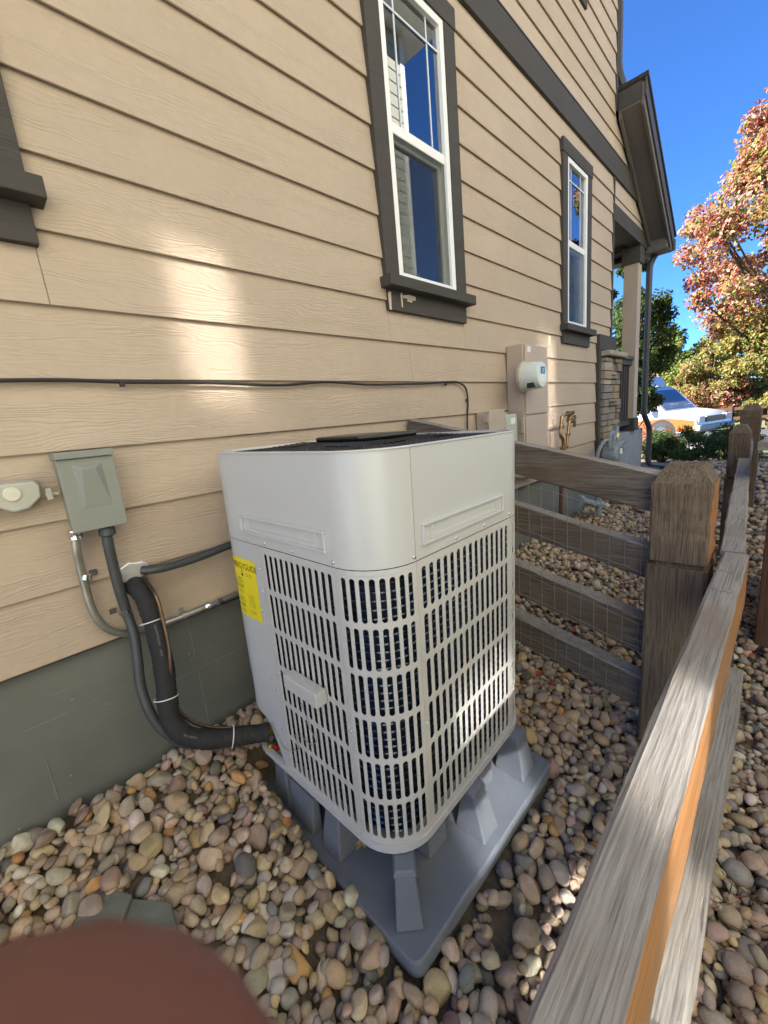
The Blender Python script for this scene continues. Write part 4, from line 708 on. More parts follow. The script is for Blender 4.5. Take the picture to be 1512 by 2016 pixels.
wood('wood_top_y', 1, (.36, .335, .30), (.17, .155, .135), (.22, .18, .14), .85, .6)
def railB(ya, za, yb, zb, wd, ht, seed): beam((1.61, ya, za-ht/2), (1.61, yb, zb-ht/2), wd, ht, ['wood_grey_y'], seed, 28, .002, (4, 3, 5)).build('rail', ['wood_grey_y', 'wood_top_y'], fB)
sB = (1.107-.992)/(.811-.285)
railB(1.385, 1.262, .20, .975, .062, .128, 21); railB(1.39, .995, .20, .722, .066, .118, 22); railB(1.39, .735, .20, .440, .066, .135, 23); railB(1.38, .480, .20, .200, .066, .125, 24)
# a sliver of bark curling off the near rail beside the post
for k, (x, y) in enumerate(((1.27, .092), (1.42, .10))):
    m = MB(); m.add([(x, y-.024, .7505), (x+.010, y+.022, .7505), (x+.018, y+.024, .7508), (x+.012, y-.022, .7508), (x+.006, y-.02, .7545), (x+.012, y+.018, .7535)], [(0, 1, 5, 4), (4, 5, 2, 3), (0, 4, 3), (1, 2, 5)]); m.build('splinter', 'wood_grey_x', fA)
m = MB(); ys = np.arange(.335, 1.37, .0505)
for i, y in enumerate(ys): g = .24*(y-.3); m.tube([(1.562+.003*math.sin(i*2.3), y+.004*math.sin(i*1.7), .02+g), (1.564, y+.003*math.sin(i), .45+g), (1.562, y, .86+g)], .0011, 4, False)
for k in range(9): z = .06+k*.098; m.tube([(1.5645+.002*math.sin(k+i), y, z+.24*(y-.3)+.002*math.sin(i*1.3+k)) for i, y in enumerate(np.linspace(.325, 1.37, 18))], .0011, 4, False)
plain('wire_rust', (.24, .225, .205), .5, .3, 60, .1, .4); o = m.build('wire_mesh', 'wire_rust', fB); o['kind'] = 'stuff'
# the neighbour's fence panel beyond the rail
fN = thing('board_fence', 'brown vertical-board fence end with a grey capping rail beyond the long rail', 'fence', (3.0, .0, -.1))
MB().box((2.62, -.07, -.2), (2.76, .045, .78)).build('post', 'wood_brown_z', fN, bevel=.006)
for k in range(6): MB().box((2.80+k*.15, -.02-k*.022, -.15), (2.93+k*.15, .003-k*.022, .80+.01*(k % 2))).build('board', 'wood_brown_z', fN, bevel=.003)
beam((3.1, .06, .93), (4.9, -.1, .93), .13, .05, ['wood_grey_x'], 31, 12, .004).build('capping_rail', 'wood_grey_x', fN); beam((3.1, .045, .84), (4.9, -.11, .84), .05, .12, ['wood_dark_x'], 32, 12, .003).build('rail', 'wood_dark_x', fN)
# ------------------------------------------------------------------ river stones
def ico(sub):
    bm = bmesh.new(); bmesh.ops.create_icosphere(bm, subdivisions=sub, radius=1); v = np.array([q.co[:] for q in bm.verts]); f = np.array([[q.index for q in p.verts] for p in bm.faces]); bm.free(); return v, f
def stone_shapes(sub, n, seed):
    r = np.random.default_rng(seed); v0, f = ico(sub); out = []
    for k in range(n):
        v = v0.copy(); d = np.ones(len(v))
        for q in range(5): a = r.normal(size=3); a /= np.linalg.norm(a); d += r.uniform(.03, .09)*np.sin(r.uniform(1.2, 3.2)*(v@a)+r.uniform(0, 6))
        v *= d[:, None]
        for q in range(r.integers(2, 9)):                      # flats
            a = r.normal(size=3); a /= np.linalg.norm(a); h = r.uniform(.58, .9); t = v@a; ov = np.clip(t-h, 0, None); v -= np.outer(ov*r.uniform(.7, .95), a)
        out.append(v)
    return out, f
PAL = [('tan', (.48, .365, .245)), ('grey-brown', (.36, .29, .22)), ('pinkish', (.36, .27, .215)), ('grey', (.285, .262, .23)), ('pale cream', (.54, .475, .375)), ('rust-orange', (.48, .27, .11)), ('dark grey', (.155, .15, .14)), ('yellowish', (.47, .36, .20))]
PW = np.array([.32, .31, .09, .08, .10, .02, .03, .05]); PW /= PW.sum()
STO = []       # x, y, z, a, b, c, yaw, tiltx, tilty, palette, shape
SLZ = .16
for _ in range(6): _p = AZ(235, 1795, SLZ); SLZ = float(gz(_p[0], _p[1]))+.035
SLP = AZ(235, 1800, SLZ)
def hfield(x0, x1, y0, y1, cell): xs = np.arange(x0, x1, cell); ys = np.arange(y0, y1, cell); return xs, ys
def skip(x, y):
    if PADX[0]+(.012 if y > .68 else -.012) < x < PADX[1]+.012 and PADY[0]-.012 < y < 1.03: return True
    if PADX[0]+.02 < x < PADX[1]+.0 and PADY[0] < y < PADY[1]: return True
    for (px, py, rr) in ((.70, .415, .045), (.66, .40, .03)):       # bare sandy soil beside the plate
        if (x-px)**2+(y-py)**2 < rr*rr: return True
    if abs(x-SLP[0])*.75+abs(y-SLP[1]) < .055: return True
    if y > WALL-.0 or ((1.50 < x < 1.72) and (.12 < y < .33)): return True
    return False
def pile(x0, x1, y0, y1, pitch, size, fills, seed, cell=.008):
    """a first bed on a jittered grid, then smaller stones dropped only where the bed is still low"""
    r = np.random.default_rng(seed); nx, ny = int((x1-x0)/cell)+1, int((y1-y0)/cell)+1
    gx = x0+np.arange(nx)*cell; gy_ = y0+np.arange(ny)*cell; Sz = soil_z(gx[:, None], gy_[None, :]); Hh = Sz.copy(); out = []
    for L in range(1+fills):
        if L == 0:
            p = pitch; X, Y = np.meshgrid(np.arange(x0+p/2, x1, p), np.arange(y0+p/2, y1, p*.87), indexing='ij'); X = X+(np.arange(X.shape[1]) % 2)*p/2
            pts = np.stack([X.ravel(), Y.ravel()], 1)+r.uniform(-.40, .40, (X.size, 2))*p; r.shuffle(pts)
        else:
            n = int((x1-x0)*(y1-y0)/(pitch*pitch)*1.7); pts = np.stack([r.uniform(x0, x1, n), r.uniform(y0, y1, n)], 1)
        for x, y in pts:
            if not (x0 < x < x1 and y0 < y < y1) or skip(x, y): continue
            k = math.exp(r.normal(0, .30))
            if r.random() < .05: k *= 1.5
            a = size*min(max(k, .5), 1.9)*(1 if L == 0 else .86); b = a*r.uniform(.62, .95); c = a*r.uniform(.42, .70); yaw = r.uniform(0, 6.283)
            R = int(a/cell)+1; i0, j0 = int((x-x0)/cell), int((y-y0)/cell); ia, ib, ja, jb = max(i0-R, 0), min(i0+R+1, nx), max(j0-R, 0), min(j0+R+1, ny)
            dx = gx[ia:ib, None]-x; dy = gy_[None, ja:jb]-y; cu, su = math.cos(yaw), math.sin(yaw); e = ((dx*cu+dy*su)/a)**2+((-dx*su+dy*cu)/b)**2; msk = e < 1
            if not msk.any(): continue
            hh = Hh[ia:ib, ja:jb]; hs = hh[msk]; hi, mean = hs.max(), hs.mean()
            if L > 0 and mean-Sz[ia:ib, ja:jb][msk].mean() > size*(.55+.55*L): continue
            DX, DY = np.broadcast_to(dx, e.shape)[msk], np.broadcast_to(dy, e.shape)[msk]; gxs = float(((hs-mean)*DX).sum()/(1e-6+(DX**2).sum())); gys = float(((hs-mean)*DY).sum()/(1e-6+(DY**2).sum()))
            z = mean+.12*(hi-mean)+c*.60; top = z+c*np.sqrt(np.clip(1-e, 0, 1)); hh[msk] = np.maximum(hh[msk], top[msk])
            out.append((x, y, z, a, b, c, yaw, np.clip(gxs, -.8, .8)+r.normal(0, .25), np.clip(gys, -.8, .8)+r.normal(0, .25), r.choice(len(PAL), p=PW), r.integers(0, 16), L))
    return out
def stone_mats(rows):     # rotation*scale matrices
    A = np.array(rows, float); n = len(A); cy, sy_ = np.cos(A[:, 6]), np.sin(A[:, 6]); ty = -np.arctan(A[:, 7]); tx = np.arctan(A[:, 8])
    Rz = np.zeros((n, 3, 3)); Rz[:, 0, 0] = cy; Rz[:, 0, 1] = -sy_; Rz[:, 1, 0] = sy_; Rz[:, 1, 1] = cy; Rz[:, 2, 2] = 1
    Ry = np.zeros((n, 3, 3)); Ry[:, 0, 0] = np.cos(ty); Ry[:, 0, 2] = np.sin(ty); Ry[:, 1, 1] = 1; Ry[:, 2, 0] = -np.sin(ty); Ry[:, 2, 2] = np.cos(ty)
    Rx = np.zeros((n, 3, 3)); Rx[:, 0, 0] = 1; Rx[:, 1, 1] = np.cos(tx); Rx[:, 1, 2] = -np.sin(tx); Rx[:, 2, 1] = np.sin(tx); Rx[:, 2, 2] = np.cos(tx)
    R = Ry@Rx@Rz; return R, A[:, 3:6], A[:, :3]
def stone_cloud(name, rows, sub, seed, label):
    shp, f = stone_shapes(sub, 16, seed); R, S, Pp = stone_mats(rows); r = np.random.default_rng(seed); nv = len(shp[0]); n = len(rows)
    V = np.empty((n, nv, 3)); Cc = np.empty((n, 4))
    for i in range(n):
        V[i] = (shp[int(rows[i][10])]*S[i])@R[i].T+Pp[i]; c = np.array(PAL[int(rows[i][9])][1])*r.uniform(.72, 1.2)*(1+r.normal(0, .04, 3)); Cc[i] = (*np.clip(c, 0, 1), 1)
    me = bpy.data.meshes.new(name); F = (f[None]+(np.arange(n)*nv)[:, None, None]).reshape(-1, 3)
    me.vertices.add(n*nv); me.vertices.foreach_set('co', V.ravel()); me.loops.add(F.size); me.loops.foreach_set('vertex_index', F.ravel().astype(np.int32)); me.polygons.add(len(F)); me.polygons.foreach_set('loop_start', np.arange(0, F.size, 3, dtype=np.int32)); me.update(calc_edges=True)
    at = me.color_attributes.new('stone_colour', 'FLOAT_COLOR', 'POINT'); at.data.foreach_set('color', np.repeat(Cc, nv, 0).ravel()); me.polygons.foreach_set('use_smooth', np.ones(len(F), bool)); me.materials.append(MATS['river_stone_many'])
    o = bpy.data.objects.new(name, me); COL.objects.link(o); tag(o, label, 'stones', None, 'stuff'); return o
near = pile(-.30, 1.75, -.50, 1.40, .036, .0215, 2, 11, .006)
mid = pile(1.75, 4.6, -1.0, 1.40, .042, .0235, 1, 12, .008)
far = pile(4.6, 9.6, -1.2, 1.40, .075, .038, 0, 13, .016)
near_top = []
for i, s in enumerate(near):
    px, py, dz = proj(s[:3])
    if dz > .2 and 0 < px < 1512 and 0 < py < 2016 and not (px < 480 and py > 1850) and s[1] > .13: near_top.append((s[3]*s[4]/dz**2*(1+3*(s[2]-float(soil_z(s[0], s[1])))/.05), i))
near_top.sort(reverse=True); pick = {i for _, i in near_top[:300]}
rest = [s for i, s in enumerate(near) if i not in pick]
stone_cloud('river_stones', rest, 2, 21, 'rounded tan and grey river stones bedded all around the heat pump')
stone_cloud('far_stones', mid, 1, 22, 'small tan stones on the slope behind the cross fence'); stone_cloud('porch_stones', far, 1, 23, 'grey gravel at the foot of the porch and the shrubs')
shp, f = stone_shapes(3, 12, 31); smesh = []
for k, v in enumerate(shp):
    me = bpy.data.meshes.new('river_stone'); me.from_pydata([tuple(p) for p in v], [], [tuple(map(int, q)) for q in f]); me.polygons.foreach_set('use_smooth', [True]*len(f)); me.materials.append(MATS['river_stone_one']); smesh.append(me)
rows = [near[i] for i in sorted(pick)]; R_, S_, P_ = stone_mats(rows); r = np.random.default_rng(41)
for i, s in enumerate(rows):
    o = bpy.data.objects.new('river_stone', smesh[i % 12]); COL.objects.link(o); M = Matrix(np.c_[R_[i]*S_[i][None, :], P_[i]].tolist()+[[0, 0, 0, 1]])
    o.location = P_[i]; o.rotation_euler = Matrix(R_[i].tolist()).to_euler(); o.scale = S_[i]; nm, c = PAL[int(s[9])]; c = np.clip(np.array(c)*r.uniform(.72, 1.2)*(1+r.normal(0, .04, 3)), 0, 1); o.color = (*c, 1)
    zone = 'against the painted foundation' if s[1] > 1.12 else 'by the cross fence rails' if s[0] > 1.2 else 'between the stand plate and the long rail' if s[1] < .50 and s[0] > .52 else 'beside the left edge of the stand plate' if s[0] > .30 and s[1] > .55 else 'in front of the stand corner' if s[0] > .30 else 'below the siding away from the unit'
    size_ = 'large' if s[3] > .033 else 'medium' if s[3] > .026 else 'small'; form = 'flattish' if s[5]/s[3] < .50 else 'oblong' if s[4]/s[3] < .74 else 'rounded'; lab_ = '%s %s %s river stone %s' % (size_, form, nm, zone)
    tag(o, lab_, 'stone', 'loose river stones: %s %s %s %s' % (size_, form, nm, zone.split()[-1]))
# flat slates, dry leaves
def slab(px, z, label):
    P = [AZ(x, y, z) for x, y in px]; m = MB(); n_ = len(P); m.add([(p[0], p[1], z+.010) for p in P]+[(p[0], p[1], z-.02) for p in P], [tuple(range(n_)), tuple(range(n_, 2*n_))[::-1]]+[(i, (i+1) % n_, n_+(i+1) % n_, n_+i) for i in range(n_)]); o = m.build('flagstone', 'slate_grey', bevel=.004); tag(o, label, 'flagstone')
slab([(150, 1778), (205, 1752), (262, 1765), (240, 1822), (145, 1840)], SLZ+.004, 'flat grey-green slate lying among the stones'); slab([(250, 1772), (338, 1780), (352, 1836), (250, 1840)], SLZ-.012, 'darker flat slate tucked beside the grey-green one')
plain('dry_leaf', (.42, .30, .13), .8, .3, 60, .3); plain('dry_leaf_red', (.33, .07, .03), .8, .3, 60, .3)
r = random.Random(9); spots = [(712, 1660, 0), (1060, 1325, 1), (545, 1640, 0), (620, 1500, 0), (1130, 1238, 1), (1480, 1290, 1), (1476, 1270, 0), (1470, 1350, 0), (1430, 1590, 0), (1100, 1250, 1), (1085, 1345, 1), (1260, 1455, 1)]
for k, (px, py, c) in enumerate(spots):
    p = AZ(px, py, .05); p = AZ(px, py, float(gz(p[0], p[1]))+.055); m = MB(); n_ = 10; a0 = r.uniform(0, 6)
    rim = [((.011+.004*(i % 2))*math.cos(2*math.pi*i/n_+a0)*1.6+p[0], (.011+.004*(i % 2))*math.sin(2*math.pi*i/n_+a0)+p[1], p[2]+r.uniform(-.003, .006)) for i in range(n_)]
    m.add([tuple(p)]+rim+[(a, b, cz-.0006) for a, b, cz in [tuple(p)]+rim], [(0, i+1, (i+1) % n_+1) for i in range(n_)]+[(n_+1, n_+2+(i+1) % n_, n_+2+i) for i in range(n_)])
    o = m.build('dry_leaf', 'dry_leaf_red' if c else 'dry_leaf'); tag(o, 'small curled red fallen leaf on the stones' if c else 'small curled tan fallen leaf on the stones', 'leaf', 'red fallen leaves' if c else 'tan fallen leaves')
# shredded bark and twigs along the far side of the long rail
m = MB(); r = random.Random(4)
for k in range(900):
    x, y = r.uniform(.6, 3.2), r.gauss(-.09, .07); z = float(gz(x, y))+.012+abs(r.gauss(0, .012)); a = r.uniform(0, 6.28); ln = r.uniform(.006, .028); wd = r.uniform(.001, .004); dx, dy, dz = math.cos(a)*ln, math.sin(a)*ln, r.uniform(-.4, .4)*ln
    m.add([(x-dx-dy*.1, y-dy+dx*.1, z-dz), (x-dx*.9+wd, y-dy-wd, z-dz+wd), (x+dx, y+dy, z+dz), (x+dx*.9-wd, y+dy+wd, z+dz+wd)], [(0, 1, 2), (0, 2, 3), (0, 3, 1)])
tag(m.build('bark_litter', 'wood_brown_z'), 'dark shredded bark and twigs along the foot of the long rail', 'bark mulch', None, 'stuff')
# ------------------------------------------------------------------ trees and shrubs
def foliage(name, parent, centers, radii, n_leaf, size, colour, seed, aspect=.62, outward=None):
    """one mesh of small folded leaves spread round clump centres; colour(p, r) gives each leaf its own colour"""
    r = np.random.default_rng(seed); C_ = np.asarray(centers, float); k = r.integers(0, len(C_), n_leaf); d = r.normal(size=(n_leaf, 3)); d /= np.linalg.norm(d, axis=1)[:, None]
    rad = np.asarray(radii)[k]*(r.random(n_leaf)**.45); Pn = C_[k]+d*rad[:, None]*np.array([1, 1, .8])
    ax = r.normal(size=(n_leaf, 3))+np.array([0, 0, -.5]); ax /= np.linalg.norm(ax, axis=1)[:, None]; nn = r.normal(size=(n_leaf, 3))+.9*d+np.array([0, 0, .5]); u = np.cross(ax, nn); u /= np.linalg.norm(u, axis=1)[:, None]; nn = np.cross(u, ax)
    s = size*np.clip(np.exp(r.normal(0, .25, n_leaf)), .5, 1.8); V = np.empty((n_leaf, 6, 3)); L = s[:, None]*ax; W_ = (s*aspect)[:, None]*u; N_ = (s*.14)[:, None]*nn
    V[:, 0] = Pn; V[:, 1] = Pn+.35*L+.5*W_+N_; V[:, 2] = Pn+.75*L+.34*W_+N_; V[:, 3] = Pn+L; V[:, 4] = Pn+.75*L-.34*W_+N_; V[:, 5] = Pn+.35*L-.5*W_+N_
    F = (np.array([[0, 1, 2, 3], [0, 3, 4, 5]])[None]+(np.arange(n_leaf)*6)[:, None, None]).reshape(-1, 4); me = bpy.data.meshes.new(name)
    me.vertices.add(n_leaf*6); me.vertices.foreach_set('co', V.ravel()); me.loops.add(F.size); me.loops.foreach_set('vertex_index', F.ravel().astype(np.int32)); me.polygons.add(len(F)); me.polygons.foreach_set('loop_start', np.arange(0, F.size, 4, dtype=np.int32)); me.update(calc_edges=True)
    cc = np.ones((n_leaf, 4)); cc[:, :3] = np.clip(colour(Pn, r), 0, 1); at = me.color_attributes.new('leaf_colour', 'FLOAT_COLOR', 'POINT'); at.data.foreach_set('color', np.repeat(cc, 6, 0).ravel()); me.materials.append(MATS['leaf'])
    o = bpy.data.objects.new(name, me); COL.objects.link(o)
    if parent: o.parent = parent; o.location = -parent.location
    return o
def tree(name, label, base, height, prof, n_cl, n_leaf, size, colour, seed, trunk_r=.12, group=None, clear=.25, clump=.3, nbr=16, lean=0):
    """prof(t) = crown radius at height fraction t of the crown; limbs run from the trunk to clump centres"""
    r = np.random.default_rng(seed); base = np.array(base, float); t_ = thing(name, label, 'tree', tuple(base), group); H_ = height; z0 = H_*clear; cs = []; rs = []
    while len(cs) < n_cl:
        t = r.random(); R = prof(t); a = r.uniform(0, 2*math.pi); q = r.random()**.5*R
        if r.random() < (R/max(prof(x) for x in (.2, .4, .6)))**1.1+.06: cs.append(base+np.array([math.cos(a)*q, math.sin(a)*q, z0+t*(H_-z0)])); rs.append(clump*r.uniform(.55, 1.25)*(.5+.5*R/max(.2, prof(.4))))
    m = MB(); N = 14; tr = [base+np.array([lean*(i/N)**2+.03*math.sin(i*1.3+seed), .03*math.cos(i*1.7+seed), -.1+(H_*.9+.1)*i/N]) for i in range(N+1)]; m.tube(tr, [trunk_r*(1-.88*i/N) for i in range(N+1)], 9)
    tk = m.build('trunk', 'bark', t_, smooth=True); m = MB()
    for i in range(min(nbr, n_cl)):
        c = cs[i]; h = max(z0*.7, (c[2]-base[2])*.62); k = min(N-1, int(h/(H_*.9)*N)); p0 = tr[k]; mid_ = (p0+c)/2+np.array([0, 0, -.08*np.linalg.norm(c-p0)]); m.tube(spline([p0, mid_, c], 8), list(np.linspace(trunk_r*.36*(1-.6*k/N), .008, 8)), 6, False)
    lb = m.build('limbs', 'bark', t_, smooth=True); lb['kind'] = 'stuff'
    foliage('crown', t_, cs, rs, n_leaf, size, colour, seed+1); return t_
def pick_col(cols, w): 
    cols = np.array(cols); w = np.array(w, float)
    def f(P, r): return cols[r.choice(len(cols), len(P), p=w/w.sum())]*r.uniform(.7, 1.25, (len(P), 1))
    return f
RED, PINK, ORG, YEL, YG, GRN, DGR = (.38, .085, .075), (.50, .29, .235), (.42, .21, .09), (.36, .30, .08), (.25, .265, .065), (.085, .125, .03), (.04, .07, .022)
def maple_col(P, r):
    n = len(P); hz = (P[:, 2]-2.0)/4.6; side = (P[:, 1]-.3)/1.6+r.normal(0, .25, n); cols = np.array([PINK, RED, ORG, YEL, YG, GRN]); out = np.empty((n, 3))
    red = np.clip(.15+.55*hz+.45*side+.18*np.sin(P[:, 2]*2.1+1), 0, 1); k = r.random(n); pk = np.where(k < red, r.choice([0, 1, 2, 0], n), np.where(r.random(n) < np.clip(.75-.4*hz, .2, .9), r.choice([4, 5, 3, 4], n), r.choice([2, 3, 4], n))); return cols[pk]*r.uniform(.7, 1.25, (n, 1))
gb = lambda x, y: (x, y, float(gz(x, y)))
tree('maple_tree', 'tall maple turning pink and orange over yellow-green, beside the long fence', gb(11.2, -.05), 7.2, lambda t: 2.35*math.sin(math.pi*min(1, (t*.84+.14)))**.8*(1-.50*t), 190, 80000, .068, maple_col, 51, .13, None, .27, .38, 60)
tree('pear_tree', 'narrow dark green pear tree standing behind the porch post', gb(10.6, 2.62), 4.25, lambda t: .72*math.sin(math.pi*min(1, t*.8+.17))**.8, 70, 26000, .055, pick_col([DGR, GRN, (.12, .17, .035), (.05, .09, .02)], [4, 4, 2, 3]), 61, .07, None, .20, .26, 26)
tree('birch_tree', 'bright yellow-green tree in the park beside the pavilion', gb(30, 5.2), 6.2, lambda t: 2.0*math.sin(math.pi*min(1, t*.8+.15))**.7, 60, 16000, .15, pick_col([YG, YEL, GRN, (.20, .28, .04)], [4, 2, 3, 3]), 71, .12, None, .15, .6, 10)
tree('ash_tree', 'rust-red and orange small tree beyond the van bonnet', gb(27, 3.0), 4.3, lambda t: 1.75*math.sin(math.pi*min(1, t*.8+.15))**.7, 60, 18000, .12, lambda P, r: np.where((r.random(len(P)) < np.clip(.9-.28*(P[:, 2]-.0)-.1*(P[:, 1]-3), .2, .95))[:, None], pick_col([ORG, RED, PINK], [3, 3, 3])(P, r), pick_col([YG, YEL, GRN], [3, 3, 2])(P, r)), 81, .10, None, .18, .5, 12)
tree('linden_tree', 'yellow-green broad tree right of the basketball hoop', gb(26, .75), 4.6, lambda t: 1.9*math.sin(math.pi*min(1, t*.8+.15))**.7, 60, 18000, .12, pick_col([YG, YEL, GRN, ORG], [4, 4, 2, 1]), 91, .11, None, .12, .5, 10)
tree('elm_tree', 'broad green tree at the far side of the park', gb(44, 9.5), 9.0, lambda t: 3.6*math.sin(math.pi*min(1, t*.8+.15))**.7, 60, 12000, .28, pick_col([GRN, YG, DGR], [4, 2, 2]), 95, .2, None, .15, 1.0, 8); tree('locust_tree', 'golden tree in the far row of the park', gb(46, 4.4), 7.5, lambda t: 3.4*math.sin(math.pi*min(1, t*.8+.15))**.7, 60, 12000, .28, pick_col([YEL, YG, ORG], [4, 3, 1]), 96, .2, None, .1, 1.0, 8); tree('oak_tree', 'olive green tree behind the park fence', gb(48, -1.5), 8.0, lambda t: 4.2*math.sin(math.pi*min(1, t*.8+.15))**.7, 60, 12000, .3, pick_col([GRN, YG, YEL], [3, 3, 1]), 97, .2, None, .1, 1.1, 8)
tree('cottonwood_tree', 'pale green tree behind the golden one', gb(60, 13), 9.0, lambda t: 5*math.sin(math.pi*min(1, t*.8+.15))**.7, 50, 9000, .35, pick_col([GRN, YG], [3, 2]), 98, .25, None, .08, 1.4, 6)
def shrub(label, x, y, rx, h, n, cols, w, seed, size=.035, group='shrubs in the front bed'):
    r = np.random.default_rng(seed); b = np.array(gb(x, y)); t_ = thing('shrub', label, 'shrub', tuple(b), group); cs = []; rs = []; m = MB()
    for i in range(26):
        a = r.uniform(0, 6.28); q = r.random()**.5*rx; hh = h*r.uniform(.25, 1)*(1-.35*(q/rx)**2); c = b+np.array([math.cos(a)*q, math.sin(a)*q, hh]); cs.append(c); rs.append(.13*r.uniform(.7, 1.2)); m.tube(spline([b+np.array([math.cos(a)*.04, math.sin(a)*.04, -.05]), (b+c)/2+np.array([0, 0, .05]), c], 6), list(np.linspace(.010, .003, 6)), 5, False)
    st_ = m.build('stems', 'bark', t_); st_['kind'] = 'stuff'; foliage('leaves', t_, cs, rs, n, size, pick_col(cols, w), seed+1, .5)
shrub('rounded green shrub between the downspout and the others', 9.4, 1.75, .42, .55, 5200, [GRN, DGR, (.10, .15, .03)], [3, 3, 2], 101); shrub('bushy green shrub in the middle of the row', 9.2, 1.25, .48, .62, 5600, [GRN, DGR, (.12, .17, .04)], [3, 3, 2], 103); shrub('dense green shrub beside the fence post', 9.0, .72, .45, .58, 5600, [GRN, DGR, (.14, .20, .06)], [3, 3, 2], 105)
shrub('red-flowered low shrub in front of the van door', 10.1, 2.05, .38, .72, 4600, [RED, ORG, GRN, PINK], [4, 3, 2, 2], 107); shrub('pale green shrub by the far end of the rail', 10.3, .75, .4, .60, 4200, [(.20, .24, .08), GRN, YG], [3, 2, 2], 109)
# ------------------------------------------------------------------ van, hoop, pavilion, park fence
VX, VY, VZ = 17.2, 1.62, -.32
van = thing('work_van', 'white work van with an orange lower stripe and grey bonnet shadow', 'van', (VX+1, VY+2.7, VZ)); van['label'] = 'white work van with an orange swoosh parked beyond the shrubs'; VAN_TURN = math.radians(-20)
def side_pts(): return [(0, .42), (-.02+.02, .62), (.05, .80), (.22, .93), (.75, 1.04), (1.02, 1.08), (1.72, 1.78), (1.9, 1.90), (2.2, 1.97), (5.5, 1.97), (5.62, 1.85), (5.68, .5), (5.6, .36), (.1, .34)]
W2 = 2.0
def car(d, z, off): return (VX+off, VY+d, VZ+z)
sp_ = side_pts(); n_ = len(sp_); m = MB(); rows_ = []
for off, ins, sq in ((0, .0, 1), (0, 0, 1)): pass
offs = [(0.0, .035), (.035, 0.0), (W2-.035, 0.0), (W2, .035)]; vs_ = []
for off, ins in offs:
    for d, z in sp_:
        lean_ = .14*max(0, (z-1.05))/.9; o_ = off+(lean_ if off < 1 else -lean_); vs_.append(car(d+(ins if d < 2 else -ins), z-(ins if z > 1 else -ins*.3), o_))
fs = [(q*n_+i, q*n_+(i+1) % n_, (q+1)*n_+(i+1) % n_, (q+1)*n_+i) for q in range(3) for i in range(n_)]+[tuple(range(n_)), tuple(3*n_+i for i in range(n_))[::-1]]
body = m.add(vs_, fs).build('body', 'van_white', van, smooth=True, bevel=.02, angle=30)
def panel(name, pts, mat, par, off=-.006, th=.004): 
    m = MB(); A = [(*car(d, z, 0)[:0], VX+off+.14*max(0, z-1.05)/.9, VY+d, VZ+z) for d, z in pts]; k = len(A); m.add([tuple(p) for p in A]+[(p[0]+th, p[1], p[2]) for p in A], [tuple(range(k)), tuple(range(k, 2*k))[::-1]]+[(i, (i+1) % k, k+(i+1) % k, k+i) for i in range(k)]); return m.build(name, mat, par)
panel('stripe', [(.04, .50), (.10, .74), (.5, .80), (1.0, .86), (1.8, .80), (2.8, .62), (4.2, .45), (4.2, .36), (1.55, .36), (1.42, .62), (1.1, .74), (.75, .62), (.62, .40), (.1, .36)], 'van_orange', van)
panel('side_window', [(1.30, 1.14), (1.88, 1.66), (2.35, 1.72), (2.35, 1.14)], 'van_glass', van); panel('rear_side_window', [(2.5, 1.14), (2.5, 1.72), (3.6, 1.72), (3.6, 1.14)], 'van_glass', van); panel('window_frame', [(1.22, 1.10), (1.88, 1.71), (3.66, 1.76), (3.66, 1.10)], 'rubber', van, -.003, .002)
panel('door_seam', [(2.41, .42), (2.41, 1.75), (2.43, 1.75), (2.43, .42)], 'rubber', van, -.004, .003)
m = MB(); a = [(VX+.16, VY+1.08, VZ+1.10), (VX+W2-.16, VY+1.08, VZ+1.10), (VX+W2-.26, VY+1.74, VZ+1.78), (VX+.26, VY+1.74, VZ+1.78)]; m.add([(p[0], p[1]-.02, p[2]+.02) for p in a]+[(p[0], p[1]-.01, p[2]+.01) for p in a], [(0, 1, 2, 3), (7, 6, 5, 4), (0, 4, 5, 1), (1, 5, 6, 2), (2, 6, 7, 3), (3, 7, 4, 0)]); m.build('windscreen', 'van_glass', van)
m = MB(); m.box((VX+.45, VY-.03, VZ+.66), (VX+W2-.45, VY+.08, VZ+.84)); m.build('grille', 'meter_face', van, bevel=.01)
for o_ in (.06, W2-.40): m = MB(); m.box((VX+o_, VY-.02, VZ+.66), (VX+o_+.34, VY+.12, VZ+.86)); m.build('headlight', 'lamp_glass', van, bevel=.02)
m = MB(); m.box((VX-.01, VY-.10, VZ+.40), (VX+W2+.01, VY+.12, VZ+.58)); m.build('bumper', 'box_grey', van, bevel=.03)
for d in (1.08, 4.55): panel('wheel_arch', [(d+.46*math.cos(a), .36+.46*math.sin(a)) for a in np.linspace(0, math.pi, 14)], 'rubber', van, -.010, .006)
for d in (1.08, 4.55):
    for o_ in (-.03, W2-.2): m = MB(); m.lathe([(.24, 0), (.36, .02), (.37, .10), (.37, .16), (.36, .22), (.24, .23)], (VX+o_, VY+d, VZ+.37), (1, 0, 0), 28); wh = m.build('wheel', 'rubber', van, smooth=True); m = MB(); m.lathe([(.05, -.01), (.20, -.004), (.22, .02)], (VX+o_-.0, VY+d, VZ+.37), (1, 0, 0), 20); m.build('rim', 'chrome_dark', wh, smooth=True)
m = MB(); m.box((VX-.26, VY+1.42, VZ+1.12), (VX-.12, VY+1.56, VZ+1.38)); m.box((VX-.13, VY+1.47, VZ+1.18), (VX+.05, VY+1.51, VZ+1.22)); m.build('wing_mirror', 'rubber', van, bevel=.02)
m = MB(); v, f = text_mesh('Cool', .22); m.add([(VX-.0075, VY+2.62-p[0], VZ+.80+p[1]) for p in v], f); m.build('lettering', 'chrome_dark', van)
